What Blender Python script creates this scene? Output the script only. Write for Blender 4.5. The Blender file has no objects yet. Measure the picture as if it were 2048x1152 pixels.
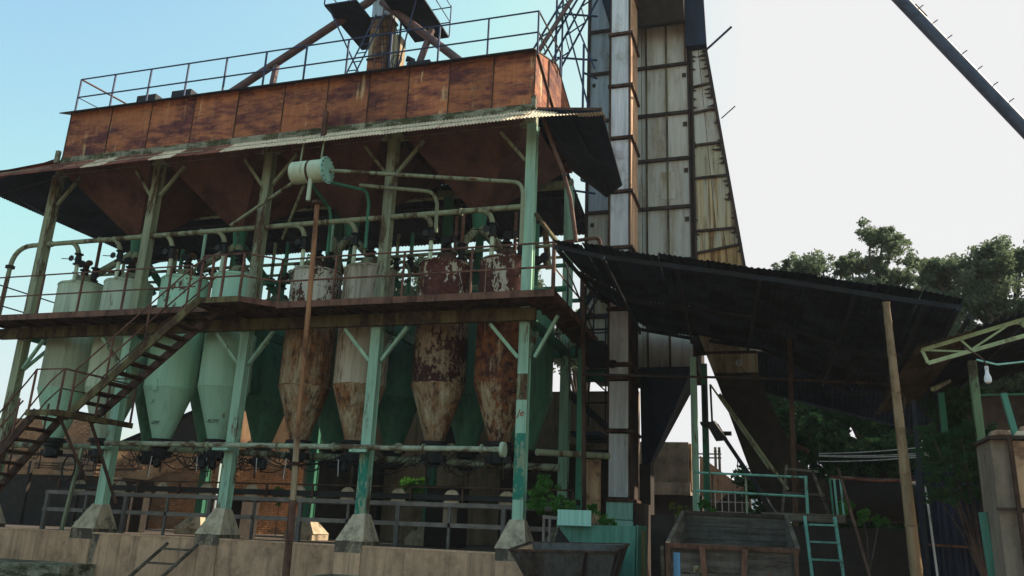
import bpy, math, random
from mathutils import Vector as V, Matrix, noise as mn
R = math.radians
random.seed(7)
sc = bpy.context.scene
col = sc.collection

# ------------------------------------------------------------------ camera
cam_d = bpy.data.cameras.new('camera'); cam = bpy.data.objects.new('camera', cam_d); col.objects.link(cam)
cam_d.sensor_width = 36; cam_d.lens = 1650 / 2048 * 36; cam_d.clip_end = 3000; cam_d.clip_start = .05
yaw, pit, rol = R(-17.8), R(16.35), R(2.4)
fw = V((math.sin(yaw) * math.cos(pit), math.cos(yaw) * math.cos(pit), math.sin(pit)))
rt = V((math.cos(yaw), -math.sin(yaw), 0)); up = rt.cross(fw)
r2 = rt * math.cos(rol) + up * math.sin(rol); u2 = -rt * math.sin(rol) + up * math.cos(rol)
cam.matrix_world = Matrix((( r2.x, u2.x, -fw.x, 0), (r2.y, u2.y, -fw.y, 0), (r2.z, u2.z, -fw.z, .5), (0, 0, 0, 1)))
sc.camera = cam

# ------------------------------------------------------------------ world and sun
SUN_AZ, SUN_EL = 52, 42          # azimuth from +Y towards +X
w = bpy.data.worlds.new('World'); sc.world = w; w.use_nodes = True
wn = w.node_tree; wn.nodes.clear()
sky = wn.nodes.new('ShaderNodeTexSky'); sky.sky_type = 'NISHITA'; sky.sun_disc = False
sky.sun_elevation = R(SUN_EL); sky.sun_rotation = R(SUN_AZ); sky.air_density = 1.3; sky.dust_density = 3.0; sky.ozone_density = 1.0
bg = wn.nodes.new('ShaderNodeBackground'); bg.inputs[1].default_value = .12
wo = wn.nodes.new('ShaderNodeOutputWorld')
cap = wn.nodes.new('ShaderNodeMix'); cap.data_type = 'RGBA'; cap.blend_type = 'DARKEN'; cap.inputs[0].default_value = 1
cap.inputs[7].default_value = (2.95, 2.95, 2.97, 1)          # evenly bright haze near the sun
tint = wn.nodes.new('ShaderNodeMix'); tint.data_type = 'RGBA'; tint.blend_type = 'MULTIPLY'; tint.inputs[0].default_value = 1
tint.inputs[7].default_value = (.86, 1.04, .98, 1)
wn.links.new(sky.outputs[0], tint.inputs[6]); wn.links.new(tint.outputs[2], cap.inputs[6]); wn.links.new(cap.outputs[2], bg.inputs[0]); wn.links.new(bg.outputs[0], wo.inputs[0])
sd = bpy.data.lights.new('sun', 'SUN'); sd.energy = 3.4; sd.angle = R(.6); sd.color = (1, .86, .68)
sun = bpy.data.objects.new('sun', sd); col.objects.link(sun)
sv = V((math.sin(R(SUN_AZ)) * math.cos(R(SUN_EL)), math.cos(R(SUN_AZ)) * math.cos(R(SUN_EL)), math.sin(R(SUN_EL))))
sun.rotation_euler = sv.to_track_quat('Z', 'Y').to_euler()
sc.view_settings.view_transform = 'Standard'; sc.view_settings.look = 'None'; sc.view_settings.gamma = 1
sc.view_settings.use_curve_mapping = False; sc.view_settings.exposure = 1.3
sc.cycles.max_bounces = 6; sc.cycles.diffuse_bounces = 4; sc.cycles.transparent_max_bounces = 8

# ------------------------------------------------------------------ materials
def nodes(m):
    m.use_nodes = True; t = m.node_tree; t.nodes.clear()
    o = t.nodes.new('ShaderNodeOutputMaterial'); b = t.nodes.new('ShaderNodeBsdfPrincipled')
    t.links.new(b.outputs[0], o.inputs[0]); return t, b
def ramp(t, src, a, b):
    n = t.nodes.new('ShaderNodeMapRange'); n.inputs[1].default_value = a; n.inputs[2].default_value = b
    n.interpolation_type = 'SMOOTHSTEP'; t.links.new(src, n.inputs[0]); return n.outputs[0]
def mixc(t, fac, a, b, mode='MIX'):
    n = t.nodes.new('ShaderNodeMix'); n.data_type = 'RGBA'; n.blend_type = mode
    for i, x in ((0, fac), (6, a), (7, b)):
        if isinstance(x, (int, float)): n.inputs[i].default_value = x
        elif isinstance(x, tuple): n.inputs[i].default_value = (*x, 1)
        else: t.links.new(x, n.inputs[i])
    return n.outputs[2]
def nz(t, vec, scale, detail=6, rough=.6):
    n = t.nodes.new('ShaderNodeTexNoise'); n.inputs['Scale'].default_value = scale
    n.inputs['Detail'].default_value = detail; n.inputs['Roughness'].default_value = rough
    t.links.new(vec, n.inputs['Vector']); return n.outputs[0]
def coords(t, s=(1, 1, 1), rnd=True):
    tc = t.nodes.new('ShaderNodeTexCoord'); src = tc.outputs['Object']
    if rnd:
        oi = t.nodes.new('ShaderNodeObjectInfo'); m = t.nodes.new('ShaderNodeMath'); m.operation = 'MULTIPLY'
        m.inputs[1].default_value = 37; t.links.new(oi.outputs['Random'], m.inputs[0])
        a = t.nodes.new('ShaderNodeVectorMath'); a.operation = 'ADD'
        t.links.new(src, a.inputs[0]); t.links.new(m.outputs[0], a.inputs[1]); src = a.outputs[0]
    mp = t.nodes.new('ShaderNodeMapping'); mp.inputs['Scale'].default_value = s; t.links.new(src, mp.inputs[0])
    return mp.outputs[0]
def worn(name, paint, rust=(.13, .045, .018), amt=.5, soft=.05, scale=1.5, st=(1, 1, .35), paint2=None, rust2=None,
         rough=.65, metal=0, bump=.25, streak=.5, fine=9, grime=(.05, .04, .03), gr=.5,
         pale=None, var=.12, fw=.35, zone=None):
    """paint with rust showing through; amt 0..1 = share of rust"""
    m = bpy.data.materials.new(name); t, b = nodes(m)
    v = coords(t, st); v1 = coords(t)
    a = nz(t, v, scale, 8, .62); f = nz(t, v, scale * fine, 5, .7)
    ad = t.nodes.new('ShaderNodeMath'); ad.operation = 'MULTIPLY_ADD'; ad.inputs[1].default_value = fw
    t.links.new(f, ad.inputs[0]); t.links.new(a, ad.inputs[2])      # a + .35 f, mean about .675
    th = .5 + .5 * fw + (.5 - amt) * .42; mo = ad.outputs[0]
    if zone:                                   # a band of heavier peeling between two heights of the object
        tcz = t.nodes.new('ShaderNodeTexCoord'); sp_ = t.nodes.new('ShaderNodeSeparateXYZ'); t.links.new(tcz.outputs['Object'], sp_.inputs[0])
        up1 = ramp(t, sp_.outputs[2], zone[0] - .25, zone[0] + .15); dn = ramp(t, sp_.outputs[2], zone[1] + .35, zone[1] - .25)
        mm = t.nodes.new('ShaderNodeMath'); mm.operation = 'MULTIPLY'; t.links.new(up1, mm.inputs[0]); t.links.new(dn, mm.inputs[1])
        m2 = t.nodes.new('ShaderNodeMath'); m2.operation = 'MULTIPLY_ADD'; m2.inputs[1].default_value = zone[2]; t.links.new(mm.outputs[0], m2.inputs[0]); t.links.new(mo, m2.inputs[2]); mo = m2.outputs[0]
    mask = ramp(t, mo, th - soft, th + soft)
    vs = coords(t, (2.2, 2.2, .12)); s = nz(t, vs, 3.5, 6, .65)
    p2 = paint2 or tuple(c * .72 for c in paint); r2_ = rust2 or tuple(c * .45 for c in rust)
    pc = mixc(t, ramp(t, s, .35, .68), paint, p2)
    rc = mixc(t, ramp(t, nz(t, v1, scale * 3, 7, .7), .38, .62), rust, r2_)
    c = mixc(t, mask, pc, rc)
    gm = ramp(t, s, .52, .75)
    g = t.nodes.new('ShaderNodeMath'); g.operation = 'MULTIPLY'; g.inputs[1].default_value = streak * gr * 1.4; t.links.new(gm, g.inputs[0])
    c = mixc(t, g.outputs[0], c, grime)
    if pale:
        ps = nz(t, coords(t, (1, 1, .09)), pale[1], 5, .7); pf = t.nodes.new('ShaderNodeMath'); pf.operation = 'MULTIPLY'; pf.inputs[1].default_value = pale[2]
        t.links.new(ramp(t, ps, .56, .68), pf.inputs[0]); pb2 = t.nodes.new('ShaderNodeMath'); pb2.operation = 'MULTIPLY'
        t.links.new(ramp(t, nz(t, v1, 2.5, 4, .6), .42, .6), pb2.inputs[0]); t.links.new(pf.outputs[0], pb2.inputs[1]); c = mixc(t, pb2.outputs[0], c, pale[0])
    oi = t.nodes.new('ShaderNodeObjectInfo'); hv = t.nodes.new('ShaderNodeHueSaturation'); vm = t.nodes.new('ShaderNodeMapRange')
    vm.inputs[3].default_value = 1 - var; vm.inputs[4].default_value = 1 + var; t.links.new(oi.outputs['Random'], vm.inputs[0]); t.links.new(vm.outputs[0], hv.inputs['Value'])
    t.links.new(c, hv.inputs['Color']); c = hv.outputs[0]
    t.links.new(c, b.inputs['Base Color'])
    rr = t.nodes.new('ShaderNodeMapRange'); rr.inputs[3].default_value = rough; rr.inputs[4].default_value = .92
    t.links.new(mask, rr.inputs[0]); t.links.new(rr.outputs[0], b.inputs['Roughness'])
    b.inputs['Metallic'].default_value = metal; b.inputs['Specular IOR Level'].default_value = .3
    bp = t.nodes.new('ShaderNodeBump'); bp.inputs['Strength'].default_value = bump; bp.inputs['Distance'].default_value = .02
    t.links.new(ad.outputs[0], bp.inputs['Height']); t.links.new(bp.outputs[0], b.inputs['Normal'])
    return m
def plain(name, c, rough=.7, metal=0, var=.25):
    m = bpy.data.materials.new(name); t, b = nodes(m)
    k = nz(t, coords(t), 4, 5, .6)
    t.links.new(mixc(t, ramp(t, k, .3, .7), tuple(x * (1 - var) for x in c), tuple(min(1, x * (1 + var)) for x in c)), b.inputs['Base Color'])
    b.inputs['Roughness'].default_value = rough; b.inputs['Metallic'].default_value = metal; b.inputs['Specular IOR Level'].default_value = .3
    return m
def leafm(name, c1, c2, tr=.35):
    m = bpy.data.materials.new(name); m.use_nodes = True; t = m.node_tree; t.nodes.clear()
    o = t.nodes.new('ShaderNodeOutputMaterial'); d = t.nodes.new('ShaderNodeBsdfDiffuse'); l = t.nodes.new('ShaderNodeBsdfTranslucent'); mx = t.nodes.new('ShaderNodeMixShader')
    cc = mixc(t, ramp(t, nz(t, coords(t), 1.3, 4, .7), .35, .65), c1, c2)
    t.links.new(cc, d.inputs[0]); t.links.new(cc, l.inputs[0]); mx.inputs[0].default_value = tr
    t.links.new(d.outputs[0], mx.inputs[1]); t.links.new(l.outputs[0], mx.inputs[2]); t.links.new(mx.outputs[0], o.inputs[0]); return m

M = {}
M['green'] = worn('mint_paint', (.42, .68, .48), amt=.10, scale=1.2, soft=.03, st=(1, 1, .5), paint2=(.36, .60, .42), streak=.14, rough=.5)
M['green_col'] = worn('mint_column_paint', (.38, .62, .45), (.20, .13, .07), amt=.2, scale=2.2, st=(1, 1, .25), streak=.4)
M['green_old'] = worn('faded_green_paint', (.30, .33, .20), (.13, .08, .04), amt=.36, scale=2.6, st=(1, 1, .22), streak=.6)
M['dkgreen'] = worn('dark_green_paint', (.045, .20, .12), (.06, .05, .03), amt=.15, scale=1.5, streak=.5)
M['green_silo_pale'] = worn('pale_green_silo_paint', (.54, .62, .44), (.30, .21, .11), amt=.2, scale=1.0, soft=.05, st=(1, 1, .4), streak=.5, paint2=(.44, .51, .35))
M['cream_rust'] = worn('cream_over_rust', (.52, .44, .29), (.28, .115, .04), amt=.56, scale=1.8, soft=.16, st=(1.2, 1.2, .22), rust2=(.07, .028, .014), paint2=(.32, .22, .12), fine=7, fw=.6, bump=.5, streak=.55, pale=((.52, .46, .30), 9, .6))
M['cream_grey'] = worn('weathered_cream', (.50, .44, .33), (.20, .12, .065), amt=.34, scale=1.6, soft=.12, st=(1.2, 1.2, .25), fine=8, fw=.6, streak=.5, bump=.4, paint2=(.38, .31, .21))
M['maroon'] = worn('peeling_maroon', (.30, .21, .125), (.045, .013, .011), amt=.24, scale=1.5, soft=.06, st=(1, 1, .6), rust2=(.028, .010, .009), fine=8, fw=.6, bump=.6, streak=.4, paint2=(.22, .14, .08), zone=(1.2, 2.6, .16), pale=((.45, .36, .22), 6, .35))
M['maroon2'] = worn('rusted_maroon', (.42, .31, .18), (.24, .085, .032), amt=.55, scale=1.5, soft=.08, st=(1.2, 1.2, .35), rust2=(.05, .016, .012), fine=7, fw=.6, bump=.6, streak=.4, zone=(1.5, 2.9, .12), pale=((.55, .48, .32), 5, .5))
M['patchcream'] = worn('rust_top_cream_flakes', (.58, .50, .36), (.12, .035, .02), amt=.68, scale=2.2, soft=.02, st=(1, 1, .5), rust2=(.055, .018, .014), fine=6, fw=.7, bump=.5, streak=.3)
M['creamflake'] = worn('cream_top_flaking', (.60, .54, .42), (.12, .05, .025), amt=.42, scale=2.2, soft=.02, st=(1, 1, .6), fine=6, fw=.7, bump=.5, streak=.3)
M['rustbin'] = worn('rusted_sheet', (.46, .165, .068), (.15, .045, .040), amt=.47, scale=1.0, soft=.15, st=(.6, .6, 2.0), paint2=(.35, .115, .045), rust2=(.075, .024, .030), fine=5, fw=.65, bump=.3, streak=.35, grime=(.50, .27, .11), rough=.8, pale=((.70, .50, .26), 3.6, .85), var=.2)
M['rusthop'] = worn('rusted_hopper_sheet', (.17, .078, .052), (.10, .042, .03), amt=.5, scale=.8, soft=.15, st=(1, 1, .6), fine=5, bump=.15, streak=.3, rough=.85)
M['rust'] = worn('rusted_steel', (.12, .060, .036), (.06, .03, .018), amt=.5, scale=3, soft=.12, streak=.3, rough=.8)
M['railrust'] = worn('rusted_railing', (.19, .09, .058), (.09, .04, .026), amt=.4, scale=4, soft=.12, streak=.3, rough=.75)
M['olive'] = worn('mossy_steel', (.16, .13, .045), (.08, .045, .02), amt=.5, scale=3, soft=.1, streak=.4)
M['dark'] = plain('dark_steel', (.018, .02, .026), .7)
M['black'] = plain('greasy_black_iron', (.012, .010, .009), .6)
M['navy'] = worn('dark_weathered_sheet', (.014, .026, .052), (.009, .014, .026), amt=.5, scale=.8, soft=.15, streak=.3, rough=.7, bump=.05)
M['bluesteel'] = plain('blue_grey_paint', (.035, .05, .11), .6)
M['tubebrown'] = plain('brown_pipe_paint', (.13, .075, .07), .6)
M['tubeblue'] = plain('blue_grey_pipe', (.06, .075, .11), .55)
M['concrete'] = worn('stained_concrete', (.70, .43, .265), (.50, .305, .185), amt=.40, scale=1.1, soft=.2, st=(1, 1, .6), streak=.55, grime=(.07, .055, .04), bump=.3, rough=.9)
M['plinth'] = worn('plinth_concrete', (.54, .43, .29), (.22, .165, .105), amt=.3, scale=1.8, soft=.08, st=(1, 1, .8), streak=.5, bump=.4, rough=.9)
M['plinthdark'] = worn('tarred_plinth_foot', (.10, .08, .058), (.32, .25, .17), amt=.42, scale=3, soft=.06, bump=.4, rough=.9)
M['brickcol'] = worn('orange_brick', (.62, .31, .15), (.46, .23, .12), amt=.5, scale=2, soft=.2, st=(1, 1, 1), streak=.2, bump=.4, rough=.95)
M['mortar'] = plain('mortar', (.25, .16, .10), .95)
M['plaster'] = worn('peeling_plaster', (.60, .38, .22), (.42, .23, .13), amt=.45, scale=1.2, soft=.08, st=(1, 1, 1), streak=.4, bump=.3, rough=.95)
M['wallgrey'] = worn('grey_limewash', (.34, .27, .20), (.22, .165, .11), amt=.4, scale=.8, soft=.2, streak=.5, rough=.95)
M['nearblack'] = plain('near_black_brown', (.035, .028, .022), .95)  # even near-black brown for dark walls and housings
M['panel'] = worn('weathered_zinc_panel', (.60, .57, .49), (.40, .32, .20), amt=.25, scale=1.4, soft=.2, st=(1.4, 1.4, .2), paint2=(.50, .475, .40), rust2=(.28, .20, .12), fine=4, streak=.25, bump=.12, rough=.6, grime=(.14, .10, .06))
M['panelblue'] = worn('bluish_zinc_panel', (.44, .52, .56), (.34, .35, .32), amt=.2, scale=1.2, soft=.15, st=(1, 1, .3), fine=4, streak=.4, bump=.1, rough=.55)
M['panelgold'] = worn('rust_streaked_panel', (.62, .48, .25), (.30, .15, .05), amt=.48, scale=1.9, soft=.14, st=(2.4, 2.4, .10), paint2=(.52, .50, .38), rust2=(.15, .08, .035), fine=4, streak=.6, bump=.12, rough=.7, grime=(.06, .04, .02))
M['legpanel'] = worn('pale_galvanised_panel', (.74, .75, .75), (.52, .49, .43), amt=.2, scale=1.6, soft=.15, st=(1, 1, .5), fine=5, streak=.3, bump=.12, rough=.5, grime=(.2, .16, .12))
M['legside'] = worn('sun_tinted_panel', (.70, .44, .27), (.52, .30, .17), amt=.4, scale=1.2, soft=.2, st=(1, 1, .4), fine=4, streak=.3, bump=.1, rough=.7)  # warm sunlight on the leg's right side, put into the colour
M['rib'] = worn('dark_rusty_rib', (.075, .045, .032), (.04, .028, .022), amt=.5, scale=3, soft=.15, rough=.8)
M['corr'] = worn('weathered_corrugated_sheet', (.82, .66, .46), (.40, .18, .10), amt=.2, scale=.5, soft=.08, st=(1, 1, 1), streak=.3, fine=8, bump=.1, rough=.75)
M['corrrust'] = worn('rusted_corrugated_sheet', (.34, .12, .08), (.20, .07, .045), amt=.5, scale=1.2, soft=.1, streak=.3, rough=.8)
M['moss'] = worn('mossy_concrete_ledge', (.30, .29, .20), (.085, .085, .035), amt=.5, scale=3, soft=.08, st=(.6, 1, 1.5), streak=.6, rough=.95, fine=6, bump=.5)
M['steelgrey'] = plain('grey_steel', (.18, .15, .125), .6)
M['bluegrey'] = plain('blue_grey_steel', (.13, .115, .10), .6)
M['postgreen'] = worn('shaded_green_post', (.13, .20, .10), (.08, .06, .03), amt=.3, scale=3, streak=.4)
M['olivepanel'] = worn('khaki_panel', (.55, .50, .34), (.32, .25, .14), amt=.35, scale=1.4, soft=.15, st=(1.8, 1.8, .15), streak=.5, pale=((.62, .58, .45), 4, .4))
M['trussgreen'] = worn('yellow_green_paint', (.36, .42, .22), (.2, .14, .07), amt=.2, scale=3, streak=.3)
M['turq'] = worn('turquoise_rail_paint', (.15, .36, .27), (.10, .07, .04), amt=.25, scale=4, soft=.05, streak=.3)
M['polerust'] = worn('orange_rust_pipe', (.34, .16, .07), (.16, .07, .035), amt=.45, scale=3, soft=.12, st=(1, 1, .3), streak=.4, pale=((.5, .42, .28), 5, .5))
M['tankgreen'] = worn('deep_green_silo_paint', (.085, .26, .165), (.06, .15, .095), amt=.25, scale=1, soft=.15, streak=.3, rough=.5)  # deeper green for the back row silos
M['panelorange'] = worn('orange_rust_streaked_sheet', (.62, .40, .17), (.34, .15, .045), amt=.55, scale=2.2, soft=.14, st=(3, 3, .07), rust2=(.16, .075, .03), fine=4, streak=.5, rough=.75)
M['dirtypipe'] = worn('peeling_whitish_pipe', (.42, .46, .32), (.16, .10, .055), amt=.48, scale=3.5, soft=.06, st=(.35, 1, 1), streak=.4)
M['wood'] = worn('weathered_wood', (.15, .12, .085), (.06, .045, .03), amt=.45, scale=3, soft=.15, st=(.3, .3, 3), streak=.2, rough=.9, bump=.4)
M['planks'] = worn('grey_planks', (.14, .125, .10), (.065, .05, .038), amt=.45, scale=2.5, soft=.15, st=(.3, .5, 4), streak=.2, rough=.9, bump=.4)
M['bamboo'] = worn('bamboo', (.34, .23, .12), (.17, .09, .04), amt=.35, scale=2.5, soft=.15, st=(1, 1, .3), streak=.4, rough=.5)
M['bluepaint'] = worn('sky_blue_paint', (.12, .30, .48), (.10, .05, .03), amt=.25, scale=5, soft=.04, rough=.6)
M['bigbin'] = worn('sea_green_tank_paint', (.10, .30, .21), (.06, .13, .09), amt=.3, scale=1, soft=.15, streak=.35, rough=.5)
M['mint'] = worn('bright_mint_panel', (.36, .66, .54), (.25, .22, .14), amt=.08, scale=2, soft=.06, streak=.3, rough=.5)
M['mintdrip'] = worn('flaking_green_paint', (.02, .22, .15), (.30, .36, .22), amt=.48, scale=5, soft=.015, st=(1, 1, .35), rust2=(.22, .30, .2), fine=4, streak=.2)
M['white'] = plain('white_paint', (.62, .62, .60), .5, var=.1)
M['skipout'] = worn('soot_dark_skip', (.10, .095, .085), (.07, .045, .03), amt=.4, scale=2, soft=.12, streak=.5, rough=.7)
M['skipin'] = worn('worn_bright_steel', (.52, .55, .60), (.40, .38, .36), amt=.3, scale=2, soft=.15, rough=.45, streak=.2)
M['glassbulb'] = plain('opal_bulb', (.8, .8, .8), .3, var=.02)
M['ground'] = worn('trodden_earth', (.17, .125, .085), (.10, .075, .05), amt=.5, scale=.5, soft=.2, st=(1, 1, 1), rough=.95, streak=0)
M['slab'] = worn('dusty_floor', (.12, .09, .065), (.07, .05, .035), amt=.5, scale=.8, soft=.2, st=(1, 1, 1), rough=.95, streak=0)
M['trunk'] = worn('bark', (.13, .10, .075), (.07, .05, .04), amt=.5, scale=4, soft=.1, rough=.95, bump=.6)
M['leaf'] = leafm('hazy_tree_leaves', (.11, .15, .09), (.17, .21, .12), .5)  # haze over the far trees is put into this pale leaf colour
M['leafdk'] = leafm('dark_leaves', (.028, .075, .03), (.05, .10, .035), .3)  # darker green than the other leaf materials
M['leafbr'] = leafm('bright_bush_leaves', (.055, .17, .03), (.10, .24, .045), .4)
M['leafyl'] = leafm('yellowing_leaves', (.22, .20, .03), (.14, .20, .04), .4)
M['dry'] = plain('dry_straw', (.14, .10, .06), .95)
M['red'] = plain('red_scrawl', (.35, .03, .02), .6)
M['ink'] = plain('dark_scrawl', (.02, .03, .02), .7)

# ------------------------------------------------------------------ geometry helpers
def W(o):
    p = V((0, 0, 0))
    while o is not None: p = p + V(o.location); o = o.parent
    return p
class MB:
    def __init__(s): s.v = []; s.f = []
    def add(s, vs, fs):
        n = len(s.v); s.v += [tuple(p) for p in vs]; s.f += [tuple(i + n for i in f) for f in fs]; return s
    def box(s, x0, x1, y0, y1, z0, z1):
        vs = [(x, y, z) for x in (x0, x1) for y in (y0, y1) for z in (z0, z1)]
        return s.add(vs, [(0, 1, 3, 2), (4, 6, 7, 5), (0, 4, 5, 1), (2, 3, 7, 6), (0, 2, 6, 4), (1, 5, 7, 3)])
    def bar(s, p, q, w=.06, h=None, upv=(0, 0, 1)):
        h = w if h is None else h; p = V(p); q = V(q); d = (q - p).normalized(); u = V(upv)
        if abs(d.dot(u)) > .98: u = V((0, 1, 0))
        a = d.cross(u).normalized(); b = a.cross(d)
        vs = [c + a * (i * w / 2) + b * (j * h / 2) for c in (p, q) for i, j in ((-1, -1), (1, -1), (1, 1), (-1, 1))]
        return s.add(vs, [(3, 2, 1, 0), (4, 5, 6, 7), (0, 1, 5, 4), (1, 2, 6, 5), (2, 3, 7, 6), (3, 0, 4, 7)])
    def tube(s, pts, r, n=10, r1=None):
        pts = [V(p) for p in pts]; m = len(pts); rs = [r if r1 is None else r + (r1 - r) * i / (m - 1) for i in range(m)]
        u = None; rings = []
        for i, p in enumerate(pts):
            d = (pts[min(i + 1, m - 1)] - pts[max(i - 1, 0)]).normalized()
            if u is None: u = V((0, 0, 1)) if abs(d.z) < .9 else V((1, 0, 0))
            a = d.cross(u).normalized(); u = a.cross(d).normalized()
            rings.append([p + a * (math.cos(6.28318 * k / n) * rs[i]) + u * (math.sin(6.28318 * k / n) * rs[i]) for k in range(n)])
        vs = [q for rg in rings for q in rg]
        fs = [(i * n + k, i * n + (k + 1) % n, (i + 1) * n + (k + 1) % n, (i + 1) * n + k) for i in range(m - 1) for k in range(n)]
        fs += [tuple(range(n - 1, -1, -1)), tuple((m - 1) * n + k for k in range(n))]
        return s.add(vs, fs)
    def lathe(s, cx, cy, prof, n=40):
        vs = [(cx + r * math.cos(6.28318 * k / n), cy + r * math.sin(6.28318 * k / n), z) for r, z in prof for k in range(n)]
        m = len(prof); fs = [(i * n + k, i * n + (k + 1) % n, (i + 1) * n + (k + 1) % n, (i + 1) * n + k) for i in range(m - 1) for k in range(n)]
        fs += [tuple(range(n - 1, -1, -1)), tuple((m - 1) * n + k for k in range(n))]
        return s.add(vs, fs)
    def plate(s, poly, th=.01):
        """polygon given the way round that puts its normal outwards; thickness goes inwards"""
        P = [V(p) for p in poly]; n = V((0, 0, 0)); c = sum(P, V((0, 0, 0))) / len(P)
        for i in range(len(P)): n += (P[i] - c).cross(P[(i + 1) % len(P)] - c)
        n.normalize(); k = len(P)
        return s.add(P + [p - n * th for p in P], [tuple(range(k)), tuple(range(2 * k - 1, k - 1, -1))] + [(i, k + i, k + (i + 1) % k, (i + 1) % k) for i in range(k)])
    def disc(s, c, ax, r, th, n=20):
        c = V(c); a = V(ax).normalized(); return s.tube([c - a * th / 2, c + a * th / 2], r, n)
    def corr(s, a, b, c, d, pitch=.09, amp=.014, th=.004, nd=1, jit=0):
        """corrugated sheet: a-b is one end, d-c the other; waves run along a-b, ridges run a->d"""
        a, b, c, d = map(V, (a, b, c, d)); L = (b - a).length; n = max(4, int(L / pitch * 4))
        nrm = (b - a).cross(d - a).normalized(); vs = []
        for j in range(nd + 1):
            t = j / nd; p, q = a.lerp(d, t), b.lerp(c, t)
            for i in range(n + 1):
                x = p.lerp(q, i / n) + nrm * (amp * math.sin(i / n * L / pitch * 6.28318))
                if jit and i == n: x += (p - q).normalized() * (jit * random.random() ** 3)
                vs.append(x)
        k = len(vs); vs += [x - nrm * th for x in vs]; fs = []
        for j in range(nd):
            for i in range(n):
                q = j * (n + 1) + i; fs.append((q, q + 1, q + n + 2, q + n + 1)); fs.append((k + q, k + q + n + 1, k + q + n + 2, k + q + 1))
        for i in range(n): fs.append((i, k + i, k + i + 1, i + 1)); q = nd * (n + 1) + i; fs.append((q, q + 1, k + q + 1, k + q))
        return s.add(vs, fs)
    def mesh(s, name, mat, o=V((0, 0, 0)), smooth=False):
        me = bpy.data.meshes.new(name); me.from_pydata([(p[0] - o.x, p[1] - o.y, p[2] - o.z) for p in s.v], [], s.f)
        me.materials.append(mat if not isinstance(mat, str) else M[mat])
        if smooth:
            me.polygons.foreach_set('use_smooth', [True] * len(me.polygons)); me.set_sharp_from_angle(angle=R(38))
        me.update(); return me
    def build(s, name, mat, parent=None, smooth=False, **k):
        ob = bpy.data.objects.new(name, s.mesh(name, mat, W(parent), smooth)); col.objects.link(ob); ob.parent = parent
        for a, b in k.items(): ob[a] = b
        return ob
def thing(name, loc, label, cat, group=None):
    o = bpy.data.objects.new(name, None); col.objects.link(o); o.location = loc; o.empty_display_size = .2
    o['label'] = label; o['category'] = cat
    if group: o['group'] = group
    return o
def struct(name, mb, mat, parent=None):
    o = mb.build(name, mat, parent)
    if parent is None: o['kind'] = 'structure'
    return o
def inst(name, me, parent, loc=(0, 0, 0), rot=None, scl=None):
    o = bpy.data.objects.new(name, me); col.objects.link(o); o.parent = parent
    o.location = V(loc) - W(parent)
    if rot: o.rotation_euler = rot
    if scl: o.scale = scl
    return o
def arc(p, c, q, n=6):
    """quadratic bend p -> q with control c"""
    p, c, q = V(p), V(c), V(q); return [p * (1 - t) ** 2 + c * (2 * t * (1 - t)) + q * t * t for t in [i / n for i in range(n + 1)]]
def rails(root, pts, h=(0, ), r=.02, mat='railrust', name='rail', n=6):
    for k in h: MB().tube([V(p) + V((0, 0, k)) for p in pts], r, n).build(name, mat, root)
def post(root, p, h, w=.045, mat='railrust'): MB().bar(p, V(p) + V((0, 0, h)), w).build('post', mat, root)

# ------------------------------------------------------------------ ground and setting
GZ = -1.2
g = MB(); N = 40
for i in range(N + 1):
    for j in range(N + 1):
        x = (i / N * 2 - 1); y = (j / N * 2 - 1); X = math.copysign(abs(x) ** 3 * 900, x); Y = math.copysign(abs(y) ** 3 * 900, y)
        g.v.append((X, Y, GZ + .05 * mn.noise(V((X * .3, Y * .3, 0))) if abs(X) < 60 else GZ))
g.f = [(i * (N + 1) + j, (i + 1) * (N + 1) + j, (i + 1) * (N + 1) + j + 1, i * (N + 1) + j + 1) for i in range(N) for j in range(N)]
struct('ground', g, 'ground')
struct('floor', MB().box(-34, -4.62, 17.66, 27, GZ - .2, -.004), 'slab')
# front retaining wall
t = thing('retaining_wall', (-12, 17.2, GZ), 'long stained concrete wall along the bottom edge, carrying the pyramid plinths', 'wall')
MB().box(-34, -4.6, 17.50, 17.65, GZ - .2, 0).build('wall', 'concrete', t)
MB().box(-34, -4.55, 17.49, 17.72, 0, .035).build('coping', 'concrete', t)
MB().box(-19.6, -16.1, 16.4, 17.5, GZ - .2, -.72).build('ledge', 'moss', t)
MB().box(-9.6, -7.6, 16.7, 17.5, GZ - .2, -.60).build('ledge', 'moss', t)
st = MB()
for i in range(5):
    x = -16.55 + i * .03
st.plate([(-16.95, 17.495, -1.1), (-16.35, 17.495, -1.1), (-16.2, 17.495, -.4), (-16.12, 17.495, 0), (-16.5, 17.495, 0), (-16.6, 17.495, -.5)], .002)
st.build('tar_stain', 'plinthdark', t)

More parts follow.
